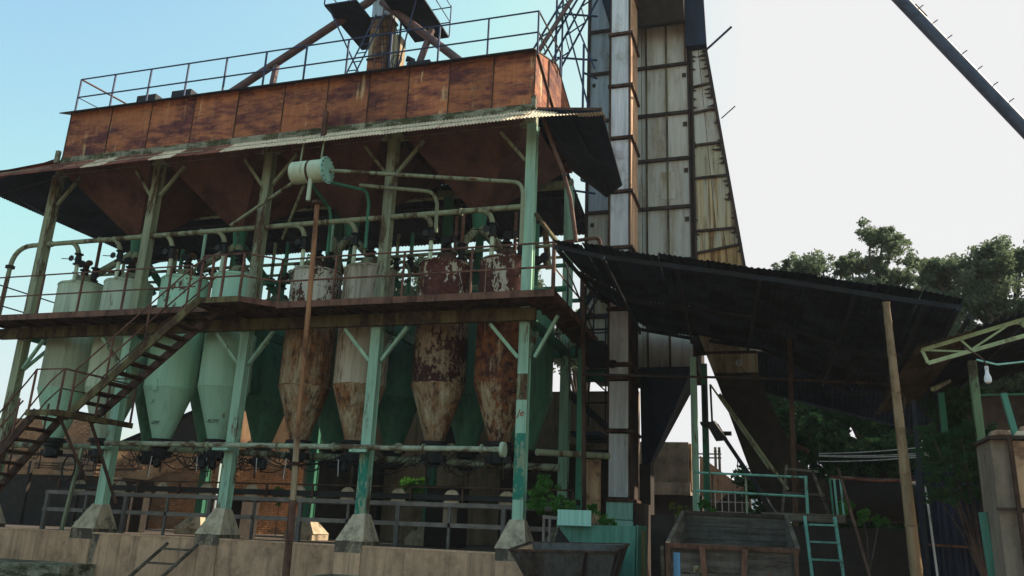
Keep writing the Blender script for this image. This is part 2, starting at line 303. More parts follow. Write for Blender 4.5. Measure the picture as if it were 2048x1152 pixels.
# ------------------------------------------------------------------ silo frame
CX = [-20.45, -16.7, -12.98, -9.22, -5.4]; CYF, CYR = 18.0, 22.0
fr = thing('support_structure', (-13, 20, 0), 'tall mint green steel frame of columns, beams and knee braces holding up the rusty bin', 'steel frame')
def column(x, y, z0, z1, mat, root, wd=.25, dp=.24):
    m = MB(); a = .018
    m.box(x - wd / 2, x + wd / 2, y - dp / 2, y - dp / 2 + a, z0, z1); m.box(x - wd / 2, x + wd / 2, y + dp / 2 - a, y + dp / 2, z0, z1)
    m.box(x - wd / 2 + .03, x - wd / 2 + .045, y - dp / 2 + a, y + dp / 2 - a, z0, z1); m.box(x + wd / 2 - .045, x + wd / 2 - .03, y - dp / 2 + a, y + dp / 2 - a, z0, z1)
    return m.build('column', mat, root)
for i, x in enumerate(CX):
    column(x, CYF, .55, 5.5, 'green_col' if i != 0 else 'green_old', fr); column(x, CYF, 5.503, 10.3, 'green_old' if i < 4 else 'green_col', fr)
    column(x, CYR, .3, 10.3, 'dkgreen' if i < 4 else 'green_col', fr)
for y, z0, z1 in ((CYF - .24, 5.17, 5.46), (CYR, 5.17, 5.46)):
    MB().box(-21.1, -5.1, y - .08, y + .08, z0, z1).build('beam', 'olive' if y < 19 else 'dkgreen', fr)
for y in (CYF, CYR): MB().box(-20.5, -5.3, y - .1, y + .1, 10.3, 10.55).build('beam', 'green_old', fr)
for x in CX: MB().box(x - .07, x + .07, CYF + .15, CYR - .15, 5.2, 5.42).build('cross_beam', 'dkgreen', fr)
for i, x in enumerate(CX):
    for s in (-1, 1):
        if (i == 0 and s < 0) or (i == 4 and s > 0): continue
        MB().bar((x + s * .16, CYF, 4.35), (x + s * .85, CYF - .12, 5.15), .08).build('knee_brace', 'green_col', fr)
        MB().bar((x + s * .16, CYF, 9.35), (x + s * .85, CYF, 10.2), .08).build('knee_brace', 'green_old', fr)
    MB().bar((x + .02, CYF + .16, 4.35), (x + .02, CYF + .9, 5.15), .08).build('knee_brace', 'green_col', fr)
MB().bar((-5.16, 18, 4.35), (-4.6, 17.9, 5.3), .07).build('knee_brace', 'green_col', fr)
MB().bar((-5.25, 18.0, 7.9), (-4.5, 17.2, 6.85), .08).build('knee_brace', 'olive', fr)
MB().box(-5.522, -5.278, 17.872, 17.878, 1.15, 2.6).build('flaking_patch', 'mintdrip', fr)
MB().box(-9.342, -9.098, 17.872, 17.878, .6, 2.1).build('flaking_patch', 'mintdrip', fr)
MB().box(-5.522, -5.278, 17.874, 17.878, 3.35, 3.95).build('rust_patch', 'green_old', fr)
def text(s, loc, rot, size, mat, root, name='scrawl'):
    c = bpy.data.curves.new(name, 'FONT'); c.body = s; c.size = size; c.extrude = .001; c.shear = .3; c.materials.append(M[mat])
    q = bpy.data.objects.new(name, c); me = bpy.data.meshes.new_from_object(q); bpy.data.objects.remove(q)
    o = bpy.data.objects.new(name, me); col.objects.link(o); o.parent = root; o.location = V(loc) - W(root); o.rotation_euler = rot; return o
text('Je', (-5.5, 17.87, 2.98), (R(90), 0, 0), .22, 'red', fr)
# rear diagonals
MB().bar((-5.2, 22.1, 5.6), (-3.9, 22.1, 8.2), .06).build('knee_brace', 'dark', fr)

# plinths
pl_lab = {0: 'far left concrete pyramid plinth half hidden behind the lower stair', 1: 'brownish concrete pyramid plinth right of the stair, under the second column', 2: 'tall smooth concrete pyramid plinth with a tarred foot under the middle column',
          3: 'pale grey and brown pyramid plinth under the green flaking column', 4: 'cracked grey pyramid plinth beside the steel skip'}
def plinth(x, y, label, mat='plinth', s=.34, zt=.62):
    t = thing('concrete_plinth', (x, y, 0), label, 'plinth', 'pyramid plinths under the columns')
    fz = .12 if y < 19 else .17; sy = .42 if y < 19 else s
    MB().box(x - s, x + s, y - sy, y + sy, -.13 if y < 19 else 0, fz).build('foot', 'plinthdark' if y < 19 else mat, t)
    m = MB(); q = .15; a = s * 1.03; c = sy * 1.02; yo = 18.0 if y < 19 else y
    m.v = [(x - a, y - c, fz), (x + a, y - c, fz), (x + a, y + c, fz), (x - a, y + c, fz), (x - q, yo - q, zt), (x + q, yo - q, zt), (x + q, yo + q, zt), (x - q, yo + q, zt)]
    m.v = [(p[0] + random.uniform(-.02, .02), p[1] + random.uniform(-.02, .02), p[2] + (random.uniform(-.02, .02) if p[2] > .3 else 0)) for p in m.v]
    m.f = [(3, 2, 1, 0), (4, 5, 6, 7), (0, 1, 5, 4), (1, 2, 6, 5), (2, 3, 7, 6), (3, 0, 4, 7)]
    m.build('cap', mat, t)
    if y < 19: MB().box(x - s + .02, x + s - .02, 17.47, 17.6, GZ - .2, -.131).build('pier', 'concrete', t)
for i, x in enumerate(CX): plinth(x, 17.9, pl_lab[i], zt=.72)
rl = ['rear pyramid plinth in shade at the far left of the floor', 'rear pyramid plinth in shade between the first and second front plinths', 'dark rear pyramid plinth right of the rusty pole foot', 'dark brown rear pyramid plinth between the pale and the cracked front plinths', 'rear pyramid plinth hidden in shade behind the leafy bush']
for i, x in enumerate(CX): plinth(x, CYR, rl[i], s=.46, zt=.6)

# ------------------------------------------------------------------ silos
def silo(x, y, r, mats, label, zt=7.05, first=True, grp='silos in the front row under the bin', valve=True, dz=0):
    t = thing('silo', (x, y, 2.45), label, 'silo', grp)
    MB().lathe(x, y, [(r, 3.885), (r, 3.9), (r, zt - .03), (r * .985, zt), (r * .60, zt + .07)], 48).build('shell', mats[0], t, True)
    if mats[2]: MB().lathe(x, y, [(r * 1.006, 5.62), (r * 1.006, zt - .03), (r * .99, zt + .006)], 48).build('upper_shell', mats[2], t, True)
    MB().lathe(x, y, [(.235, 2.5), (r * 1.003, 3.88)], 48).build('cone', mats[1], t, True)
    MB().lathe(x, y, [(r * 1.012, 3.87), (r * 1.012, 3.893)], 48).build('seam', mats[1], t, True)
    MB().lathe(x, y, [(r * .62, zt + .05), (r * .62, zt + .11), (.3, zt + .15), (.22, zt + .3)], 28).build('lid', 'rust' if mats[0] in ('maroon', 'maroon2', 'cream_rust') else 'green_old', t, True)
    MB().lathe(x, y, [(r * 1.025, zt - .07), (r * 1.025, zt - .03)], 48).build('top_rim', mats[2] or mats[0], t, True)
    MB().bar((x - r * .5, y - r * .868, 3.9), (x - r * .5, y - r * .868, zt - .05), .02, .012).build('weld_seam', mats[0], t)
    f = MB().lathe(x, y, [(.36, 2.40), (.36, 2.44), (.33, 2.45), (.33, 2.50)], 24).build('outlet_flange', 'black', t, True)
    if valve:
        MB().lathe(x, y, [(.16, 1.95), (.2, 2.0), (.2, 2.25), (.26, 2.28), (.26, 2.39)], 16).build('outlet_valve', 'black', t, True)
        MB().box(x - .28, x + .30, y - .12, y + .12, 2.02, 2.18).build('gear_box', 'black', t)
        k = random.uniform(-.2, .3)
        MB().tube([(x + k, y - .18, 2.05), (x + k + .02, y - .2, 1.62)], .018, 6).build('lever', 'rust', t)
        wc = V((x - .38, y - .2, 2.03)); hw = MB()
        hw.tube([wc + V((math.cos(a * .5236) * .14, 0, math.sin(a * .5236) * .14)) for a in range(13)], .013, 5)
        hw.bar(wc + V((-.14, 0, 0)), wc + V((.14, 0, 0)), .015); hw.bar(wc + V((0, 0, -.14)), wc + V((0, 0, .14)), .015); hw.build('handwheel', 'black', t)
    return t
FY = 19.0; FR = .675
FX = [-19.72, -18.02, -16.0, -14.22, -11.72, -10.12, -7.93, -6.27]
fm = [('green_silo_pale', 'green', 'green_silo_pale'), ('green_silo_pale', 'green_silo_pale', 'green_silo_pale'), ('green', 'green', None), ('green', 'green', None),
      ('cream_rust', 'cream_rust', 'creamflake'), ('cream_grey', 'cream_rust', 'cream_grey'), ('maroon', 'cream_rust', 'patchcream'), ('maroon2', 'maroon2', 'patchcream')]
fl = ['pale green silo at the far left behind the stair landing', 'pale green silo half covered by the upper stair flight, second from left', 'wide clean mint green silo just right of the stair flight',
      'mint green silo beside the middle column, right of the clean wide one', 'cream and brown rust streaked silo behind the tall rusty pole', 'faded grey cream silo with brown cone left of the flaking green column',
      'silo with a big dark maroon peeling patch over a cream streaked cone', 'rusted maroon silo half behind the right front column']
for i, x in enumerate(FX): silo(x, FY, FR, fm[i], fl[i])
BX = [-19.75, -17.95, -15.95, -14.1, -11.8, -9.95, -7.8, -6.17]
bl = ['dark green rear silo at the far left end of the back row', 'dark green rear silo peeping out left of the wide mint green silo', 'dark green rear silo hidden behind the mint pair', 'dark green rear silo with a full cone visible right of the middle column',
      'dark green rear silo cone seen low between the two cream streaked silos', 'dark green rear silo right of the flaking green column', 'dark green rear silo between the two maroon silos', 'smooth green rear silo standing clear right of the right front column']
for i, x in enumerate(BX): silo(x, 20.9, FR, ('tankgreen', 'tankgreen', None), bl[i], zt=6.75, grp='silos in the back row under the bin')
for s, x, z in (('10M', -16.12, 2.86), ('ROM', -14.3, 2.9), ('3', -16.06, 3.4)):
    text(s, (x, FY - (.25 + (z - 2.5) * .31) - .07, z), (R(72), 0, 0), .16, 'ink', bpy.data.objects['silo.002' if x < -15 else 'silo.003'])
MB().box(-15.98, -15.86, FY - FR * 1.0 - .006, FY - FR * .97, 3.75, 4.05).build('name_plate', 'green', bpy.data.objects['silo.002'])

# fittings on silo tops
def riser(x, y, z0, z1, mat, root, r=.055): MB().tube([(x, y, z0), (x, y, z1)], r, 10).build('riser_pipe', mat, root, True)
def gate(c, root, r=.12, h=.32, arm=True):
    x, y, z = c; m = MB().lathe(x, y, [(r, z), (r, z + .03), (r * .6, z + .04), (r * .75, z + h / 2), (r * .6, z + h - .04), (r, z + h - .03), (r, z + h)], 14)
    if arm: m.tube([(x, y, z + h / 2), (x - .5, y - .12, z + h / 2 + .02)], .014, 5); m.disc((x - .12, y - .14, z + h / 2), (0, 1, 0), .09, .02, 12)
    m.build('valve', 'black', root, True)
hp = thing('header_pipe', (-13, 17.85, 8.05), 'long mossy green pipe running across all silo tops with eight drop branches', 'pipe')
HY = 18.0; HZ = 8.1
MB().tube([(-5.45, HY, HZ + .02), (-20.9, HY, HZ)] + arc((-20.9, HY, HZ), (-21.55, HY, HZ), (-21.6, HY, HZ - .6))[1:], .07, 12).build('main_pipe', 'green_old', hp, True)
MB().tube([(-21.6, HY, 7.5), (-21.75, HY, GZ)], .065, 12).build('down_pipe', 'green_old', hp, True)
MB().lathe(-21.6, HY, [(.13, 7.42), (.13, 7.5)], 14).build('flange', 'black', hp, True)
for x in (-20.2, -18.4, -16.9, -14.9, -12.9, -11.0, -9.2, -7.2): MB().disc((x, HY, HZ + .005), (1, 0, 0), .095, .05, 16).build('coupling', 'green_old', hp, True)
HB = [-19.25, -17.75, -15.95, -14.22, -11.72, -10.2, -8.05, -6.42]
for x in HB:
    MB().tube(arc((x - .32, HY, HZ), (x + .02, HY, HZ + .02), (x + .03, HY + .12, HZ - .33), 8), .068, 10).build('branch', 'green_old', hp, True)
    gate((x + .03, HY + .14, HZ - .66), hp, .125, .34)
    riser(x + .03, HY + .14, 6.95, HZ - .66, 'green_silo_pale', hp)
fv = []
for i, x in enumerate(FX):
    t = bpy.data.objects['silo.%03d' % i] if i else bpy.data.objects['silo']
    o = random.uniform(-.06, .06)
    riser(x + .33 + o, FY + .05, 7.4, 8.6, 'green_col' if i % 3 else 'railrust', t, .05)
    gate((x + .33 + o, FY + .05, 7.22), t, .13, .42, False)
    gate((x + .0, FY - .05, 7.3), t, .15, .26, False)
    MB().tube(arc((x - .05, FY, 7.5), (x - .05, FY, 7.85), (x + .28, FY - .2, 7.72)), .09, 10).build('elbow', 'black' if i > 3 else 'rust', t, True)
    MB().disc((x + .1, FY - .33, 7.66), (.5, -1, .2), .12, .03, 14).build('flange', 'black', t, True)
    if i > 3: riser(x + .12, FY + .25, 7.3, 8.5, 'railrust', t, .045)

# distribution chutes (Y spouts) under each hopper
HXC = [-18.55, -14.85, -11.15, -7.3]
sp_l = ['green two legged spout under the far left hopper', 'green two legged spout under the second hopper', 'green two legged spout under the third hopper', 'green two legged spout under the right hopper above the maroon silos']
for i, x in enumerate(HXC):
    t = thing('spout', (x, 19.6, 8.7), sp_l[i], 'spout', 'spouts under the bin hoppers')
    MB().lathe(x, 19.6, [(.16, 8.2), (.22, 8.75)], 14).build('collar', 'dkgreen', t, True)
    for s, xx in ((-1, FX[2 * i]), (1, FX[2 * i + 1])):
        MB().tube([(x, 19.6, 8.3), (xx + .1 * s * -1, 19.2, 7.45)], .11, 12).build('leg', 'green_old', t, True)
        MB().tube([(x, 19.8, 8.3), (BX[2 * i + (0 if s < 0 else 1)], 20.8, 7.0)], .11, 10).build('leg', 'dkgreen', t, True)

# ------------------------------------------------------------------ bin
b = thing('storage_bin', (-12.5, 19.5, 10.6), 'long rusty sheet metal grain bin with four hoppers on top of the steel frame', 'bin')
X0, X1 = -19.9, -5.25; YF, YB = 17.5, 21.7; ZB, ZT = 10.62, 12.12
edges = [-19.9, -18.35, -16.9, -15.4, -13.95, -12.45, -11.1, -9.85, -8.7, -7.55, -6.35, -5.25]
for k in range(11):
    a, c = edges[k], edges[k + 1]
    MB().box(a + .008, c - .008, YF + random.uniform(0, .012), YF + .03, ZB, ZT).build('panel', 'rustbin', b)
for k in range(12): MB().box(edges[k] - .012, edges[k] + .012, YF - .014, YF + .006, ZB, ZT).build('seam', 'rust', b)
# end wall, split in boards by a rising brace
MB().plate([(X1, YF, ZB), (X1, 18.7, ZB), (X1, 18.7, 12.62), (X1, YF, ZT)], .02).build('end_panel', 'rustbin', b)
MB().plate([(X1, 18.71, ZB), (X1, 20.1, ZB), (X1, 20.1, 12.85), (X1, 19.6, 12.95), (X1, 18.71, 12.63)], .02).build('end_panel', 'rustbin', b)
MB().plate([(X1, 20.11, ZB), (X1, YB, ZB), (X1, YB, 12.3), (X1, 20.11, 12.85)], .02).build('end_panel', 'rustbin', b)
MB().bar((X1 + .03, 17.55, 12.08), (X1 + .03, 21.2, ZB + .02), .05).build('end_brace', 'rust', b)
MB().bar((X1 + .03, 18.7, ZB), (X1 + .03, 18.7, 12.55), .035).build('end_brace', 'rust', b)
MB().plate([(X0, YF, ZB), (X0, YF, ZT), (X0, 19.6, 12.95), (X0, YB, 12.3), (X0, YB, ZB)], .02).build('end_panel', 'rustbin', b)
MB().box(X0, X1, YB - .03, YB, ZB, 12.3).build('back_panel', 'rustbin', b)
# roof
MB().plate([(X0 - .25, YF - .22, 12.06), (X1 + .02, YF - .22, 12.06), (X1 + .02, 19.6, 12.99), (X0 - .25, 19.6, 12.99)], .03).build('roof', 'dark', b)
MB().plate([(X0 - .25, 19.6, 12.99), (X1 + .02, 19.6, 12.99), (X1 + .02, YB + .15, 12.25), (X0 - .25, YB + .15, 12.25)], .03).build('roof', 'dark', b)
for x, y in ((-17.4, 17.95), (-16.15, 17.95), (-8.8, 18.4)):
    z = 12.28 if y < 18.2 else 12.47
    MB().box(x - .34, x + .34, y - .25, y + .25, z, z + .26).build('roof_hatch', 'dark', b)
MB().tube([(-9.05, 18.5, 12.5), (-9.15, 18.5, 13.0), (-9.3, 18.45, 13.05)], .09, 8).build('vent_stub', 'dark', b)
# ledge
for k in range(11):
    MB().box(edges[k] + .004, edges[k + 1] - .004, YF - .05, YF + .03, 10.42, 10.61).build('ledge', 'moss', b)
MB().box(-5.3, -5.18, 17.4, 17.5, 10.45, 10.8).build('corner_stub', 'moss', b)
MB().box(-20.1, -19.98, 17.4, 17.5, 10.45, 10.85).build('corner_stub', 'moss', b)
MB().bar((-10.95, 17.3, 10.0), (-10.95, 17.3, 11.0), .11).build('pipe_stub', 'railrust', b)
# hoppers
for i, x in enumerate(HXC):
    a = 1.82; y0, y1 = YF + .12, YB - .1; q = .2; ay = 19.6; zt, za = 10.6, 8.75
    T = [(x - a, y0, zt), (x + a, y0, zt), (x + a, y1, zt), (x - a, y1, zt)]; B_ = [(x - q, ay - q, za), (x + q, ay - q, za), (x + q, ay + q, za), (x - q, ay + q, za)]
    h = MB().plate([B_[0], B_[1], T[1], T[0]], .01).build('hopper', 'rusthop', b)
    s = MB(); s.plate([B_[1], B_[2], T[2], T[1]], .01); s.plate([B_[2], B_[3], T[3], T[2]], .01); s.plate([B_[3], B_[0], T[0], T[3]], .01)
    s.build('hopper_side', 'rusthop', h)
    MB().bar(V(T[0]) + V((0, -.02, -.05)), V(T[1]) + V((0, -.02, -.05)), .06).build('hopper_rim', 'rust', h)

# ------------------------------------------------------------------ canopy round the bin
cn = thing('canopy_roof', (-13, 17.2, 10.4), 'corrugated skirt roof round the foot of the rusty bin, cream on the right and red rust on the left', 'roof')
EY, EZ = 16.86, 9.90; x = -5.2
xs = [-5.2 - .78 * k for k in range(25)]
for k, xx in enumerate(xs[:-1]):
    m = MB().corr((xx, 17.47, 10.43), (xx - .8, 17.47, 10.435), (xx - .8, EY + random.uniform(-.02, .02), EZ + random.uniform(-.01, .01)), (xx, EY, EZ), .085, .016)
    m.build('sheet', 'corr' if k < 11 or k in (13, 16) else 'corrrust', cn)
# right hip corner
for k in range(3):
    a, c = -5.2 + k * .58, -5.2 + (k + 1) * .6
    MB().corr((c, 17.4 - k * .0, 10.43 - .165 * (k + 1)), (a, 17.47, 10.43 - .165 * k), (a, EY, EZ + .0 - k * .02), (c, EY, EZ - (k + 1) * .02), .085, .016).build('sheet', 'corr', cn)
A = (-5.15, 17.45, 10.44); B1 = (-3.43, 16.95, 9.93); C1 = (-3.4, 19.55, 9.16); D1 = (-3.99, 20.5, 9.26); E1 = (-5.02, 20.5, 10.19)
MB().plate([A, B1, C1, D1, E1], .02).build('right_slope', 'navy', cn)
MB().bar((-5.15, 17.5, 10.47), (-3.45, 16.98, 9.97), .06).build('hip_cap', 'rust', cn)
MB().bar((-4.3, 17.2, 10.1), (-3.9, 20.3, 9.3), .07).build('rafter', 'dark', cn)
MB().bar((-5.0, 17.9, 9.9), (-3.5, 18.9, 9.35), .05).build('rafter', 'dark', cn)
# left slope
for k in range(8):
    ya = 17.4 + k * .98; yb = ya + .99
    MB().corr((-20.0, yb, 10.58), (-20.0, ya, 10.58), (-23.0, ya, 9.96), (-23.0, yb, 9.96), .1, .016).build('sheet', 'navy', cn)
MB().plate([(-19.95, 17.47, 10.56), (-23.0, EY, 9.97), (-23.0, 17.42, 9.97), (-20.0, 17.42, 10.55)][::-1], .006).build('hip_sheet', 'corrrust', cn)
MB().corr((-20.0, 17.45, 10.44), (-24.0, 17.3, 10.1), (-24.0, EY, EZ), (-20.0, EY, EZ), .085, .016).build('sheet', 'corrrust', cn)
# rear slope
for k in range(18):
    xa = -23.0 + k * .98
    MB().corr((xa, 21.6, 10.58), (xa + 1.0, 21.6, 10.58), (xa + 1.0, 25, 9.93 + random.uniform(-.02, .02)), (xa, 25, 9.93), .12, .02).build('sheet', 'navy', cn)
for y, z in ((17.15, 10.12), (22.6, 10.3), (24.7, 9.92)): MB().bar((-22.8, y, z), (-5.3, y, z), .07).build('purlin', 'green_old' if y < 18 else 'dark', cn)
for x in CX:
    MB().bar((x, 22, 10.2), (x, 24.9, 9.88), .07).build('rafter', 'dark', cn)
    MB().bar((x, 22.1, 9.0), (x, 23.8, 10.0), .06).build('rafter', 'dark', cn)
MB().bar((-20.5, 18, 10.3), (-22.9, 18, 9.9), .07).build('rafter', 'dark', cn)
MB().bar((-20.6, 18.1, 9.0), (-22.4, 18.1, 9.95), .06).build('rafter', 'dark', cn)

# bent prop under right canopy corner
MB().tube([(-5.05, 17.75, 10.3), (-4.75, 17.6, 9.45), (-4.45, 17.4, 8.7), (-4.2, 17.2, 7.9), (-4.0, 17.0, 6.75)], .05, 8).build('bent_prop', 'railrust', None, True, label='bent rusty pole leaning from the canopy corner to the dark shed roof', category='pole')
ap = thing('angled_pipe', (-3.9, 18, 7), 'short brownish pipe with a right angle bend behind the leaning pole', 'pipe')
MB().tube([(-5.0, 19.2, 7.55), (-4.05, 19.2, 7.62)] + arc((-4.05, 19.2, 7.62), (-3.9, 19.2, 7.62), (-3.9, 19.2, 7.45), 4) + [(-3.88, 19.2, 6.4)], .05, 8).build('pipe', 'railrust', ap, True)

# ------------------------------------------------------------------ roof railing
rr = thing('roof_railing', (-12.5, 17.6, 12.1), 'thin dark guard rail along the front edge of the bin roof', 'railing')
px = [-19.85, -18.55, -17.23, -15.9, -14.58, -13.26, -11.96, -10.65, -9.35, -7.95, -6.57, -5.22]
for x in px: MB().bar((x, 17.55, 12.02), (x, 17.55, 13.3), .042).build('post', 'bluesteel', rr)
for z in (13.3, 12.68): MB().tube([(px[0], 17.55, z), (px[-1], 17.55, z)], .022, 6).build('rail', 'bluesteel', rr)
MB().tube([(-19.85, 17.55, 13.3), (-19.8, 20.0, 13.5), (-19.6, 21.0, 12.8)], .03, 6).build('end_rail', 'tubebrown', rr)
MB().tube([(-19.85, 17.55, 12.68), (-19.8, 20.2, 12.9)], .015, 6).build('end_rail', 'bluesteel', rr)
MB().bar((-19.8, 19.9, 12.9), (-19.8, 19.9, 13.5), .04).build('post', 'bluesteel', rr)
for z in (13.3, 12.7): MB().tube([(-5.22, 17.55, z), (-5.18, 19.7, z + .1)], .024, 6).build('end_rail', 'wood', rr)
MB().bar((-5.18, 19.7, 12.7), (-5.18, 19.7, 13.45), .05).build('post', 'bluesteel', rr)

# ------------------------------------------------------------------ elevator head on roof
eh = thing('bucket_elevator', (-10.4, 19.2, 12.9), 'rusty square elevator casing rising from the bin roof with a dark platform round it', 'elevator')
zc = [12.8, 13.6, 14.4, 15.0, 15.8, 17.0]
for k in range(5):
    MB().box(-10.85, -10.25, 19.0, 19.5, zc[k], zc[k + 1] - .02).build('casing', ['rustbin', 'cream_rust', 'cream_rust', 'panelblue', 'rustbin'][k], eh)
    MB().box(-10.88, -10.22, 18.97, 19.53, zc[k + 1] - .05, zc[k + 1]).build('flange', 'rust', eh)
MB().box(-10.24, -9.88, 19.02, 19.46, 12.9, 14.3).build('casing_cover', 'panelgold', eh)
MB().bar((-10.2, 19.0, 12.85), (-10.2, 19.0, 16.5), .07).build('corner_post', 'rust', eh)
MB().bar((-9.86, 19.0, 12.85), (-9.86, 19.0, 16.5), .05).build('corner_post', 'dark', eh)
MB().box(-12.0, -10.95, 18.2, 20.6, 15.05, 15.1).build('platform', 'navy', eh)
MB().box(-10.15, -9.0, 18.2, 20.6, 15.05, 15.1).build('platform', 'navy', eh)
for p in ((-12.0, 18.2), (-9.0, 18.2), (-9.0, 20.6), (-12.0, 20.6)):
    MB().bar((p[0], p[1], 15.1), (p[0], p[1], 16.2), .03).build('post', 'bluesteel', eh)
for z in (15.6, 16.15):
    MB().tube([(-12, 18.2, z), (-12, 20.6, z), (-9, 20.6, z), (-9, 18.2, z)], .02, 6).build('rail', 'bluesteel', eh)
for a, c in (((-11.9, 18.3, 15.05), (-10.9, 19.0, 12.8)), ((-9.05, 18.3, 15.05), (-9.9, 19.0, 12.8))): MB().bar(a, c, .035).build('brace', 'bluesteel', eh)
for x0, y0, nm in ((-11.4, 18.6, 'roof_ladder'), ):
    for s in (0, .3): MB().bar((x0 + s, y0, 12.6), (x0 + .75 + s, y0 + .3, 15.0), .035).build('ladder_rail', 'bluesteel', eh)
    for k in range(8):
        f = (k + .5) / 8; MB().bar((x0 + .75 * f, y0 + .3 * f, 12.6 + 2.4 * f), (x0 + .3 + .75 * f, y0 + .3 * f, 12.6 + 2.4 * f), .025).build('rung', 'bluesteel', eh)
for s in (0, .32): MB().bar((-10.62 + s, 18.9, 12.6), (-10.3 + s, 18.9, 16.6), .03).build('ladder_rail', 'tubebrown', eh)
for k in range(13): z = 12.8 + k * .29; MB().bar((-10.62 + .32 * (z - 12.6) / 4, 18.9, z), (-10.3 + .32 * (z - 12.6) / 4, 18.9, z), .02).build('rung', 'rust', eh)
for k in range(7):
    c = MB(); c.tube(arc((-10.5 + k * .08, 18.86, 14.8), (-9.9 + .1 * k - random.random() * .6, 18.75, 13.8), (-10.2 + k * .05, 18.8, 12.75), 8), .012, 5); c.build('cable', 'black', eh)
MB().tube([V((-9.85, 18.9, 13.35)) + V((math.cos(a * .5) * .16, 0, math.sin(a * .5) * .17)) for a in range(14)], .012, 5).build('cable', 'black', eh)
for nm, p, q, lab, pr_ in (('conveying_tube', (-15.6, 19.0, 13.0), (-9.6, 19.0, 16.35), 'brown pipe slanting up leftwards from bin roof to the elevator head', (-14.0, 12.75, 13.85)),
                      ('conveying_tube', (-7.75, 19.0, 12.95), (-10.55, 19.0, 15.5), 'brown pipe slanting down rightwards from elevator head to bin roof', (-9.3, 12.7, 14.3))):
    t = thing(nm, p, lab, 'pipe', 'brown conveying tubes on the roof')
    MB().tube([p, q], .12, 14).build('pipe', 'tubebrown', t, True)
    MB().bar((pr_[0] - .03, 19.0, pr_[1]), (pr_[0] + (.05 if pr_[0] < -10 else .45), 19.0, pr_[2] - .02), .14, .14).build('prop', 'tubebrown', t)

# ------------------------------------------------------------------ drum with pole
d = thing('receiver_drum', (-10.8, 17, 9.1), 'small mossy green horizontal drum hung in front of the hoppers on a rusty pole', 'tank')
MB().tube([(-11.5, 17.0, 9.12), (-11.46, 17.0, 9.12), (-11.4, 17, 9.12), (-10.56, 17.0, 9.12)], .29, 28).build('shell', 'green_silo_pale', d, True)
MB().tube([(-11.56, 17, 9.12), (-11.5, 17.0, 9.12)], .2, 28, .288).build('dished_end', 'green_silo_pale', d, True)
e = MB().disc((-10.54, 17.0, 9.12), (1, 0, 0), .35, .03, 30).build('end_plate', 'mint', d, True)
for k in range(14): a = k * .4488; MB().disc((-10.515, 17 + .31 * math.cos(a), 9.12 + .31 * math.sin(a)), (1, 0, 0), .016, .03, 6).build('bolt', 'dark', e)
MB().tube([(-11.03, 17, 9.12), (-10.97, 17, 9.12)], .296, 28).build('strap', 'rust', d, True)
for x in (-11.35, -10.75): MB().bar((x, 17, 9.4), (x, 17.05, 10.1), .035).build('hanger', 'green_old', d)
MB().tube([(-10.93, 16.9, 8.88), (-10.9, 16.85, 8.25)], .055, 12).build('down_pipe', 'green_silo_pale', d, True)
rp = thing('rusty_pole', (-10.4, 16.8, GZ), 'tall thin rusty pipe standing in front of the cream streaked silo, up to the drum', 'pole')
MB().tube([(-10.62, 16.85, 8.2), (-10.5, 16.8, 5.5), (-10.42, 16.8, 2.4)], .062, 12).build('upper_pipe', 'polerust', rp, True)
MB().tube([(-10.42, 16.8, 2.4), (-10.34, 16.8, .95)], .07, 12).build('middle_pipe', 'cream_rust', rp, True)
MB().tube([(-10.34, 16.8, .95), (-10.3, 16.8, GZ)], .085, 12).build('lower_pipe', 'railrust', rp, True)
MB().lathe(-10.62, 16.85, [(.14, 8.12), (.14, 8.2)], 14).build('flange', 'rust', rp, True)
MB().disc((-10.41, 16.8, 1.75), (0, 0, 1), .13, .08, 12).build('collar', 'rust', rp, True)
d2 = thing('drum_pipework', (-8, 17.5, 8.8), 'thin green pipes running from the drum to the right and curving down to the silos', 'pipe')
MB().tube([(-10.5, 17.1, 9.15), (-5.75, 17.6, 8.62)] + arc((-5.75, 17.6, 8.62), (-5.5, 17.6, 8.6), (-5.48, 17.62, 8.3), 4) + [(-5.48, 17.62, 7.0)], .05, 10).build('pipe', 'green_old', d2, True)
MB().tube([(-9.9, 17.6, 8.9), (-8.2, 17.9, 8.72)] + arc((-8.2, 17.9, 8.72), (-7.9, 17.9, 8.7), (-7.85, 17.95, 8.35), 4) + [(-7.85, 18.0, 7.6)], .05, 10).build('pipe', 'green_old', d2, True)
MB().tube([(-10.8, 17.2, 8.95), (-9.95, 17.9, 8.9)] + arc((-9.95, 17.9, 8.9), (-9.8, 17.9, 8.85), (-9.78, 17.95, 8.5), 4) + [(-9.78, 18.0, 7.3)], .045, 10).build('pipe', 'dkgreen', d2, True)
MB().tube([(-11.1, 17.2, 8.9), (-11.2, 18.3, 8.7)] + arc((-11.2, 18.3, 8.7), (-11.15, 18.4, 8.6), (-11.12, 18.4, 8.3), 4) + [(-11.12, 18.4, 7.3)], .045, 10).build('pipe', 'dkgreen', d2, True)
MB().tube([(-11.5, 17.1, 8.95), (-13.9, 17.9, 8.2)], .045, 10).build('pipe', 'green_old', d2, True)
MB().tube([(-11.3, 17.2, 8.85), (-12.9, 18.9, 8.1)], .04, 10).build('pipe', 'green_old', d2, True)

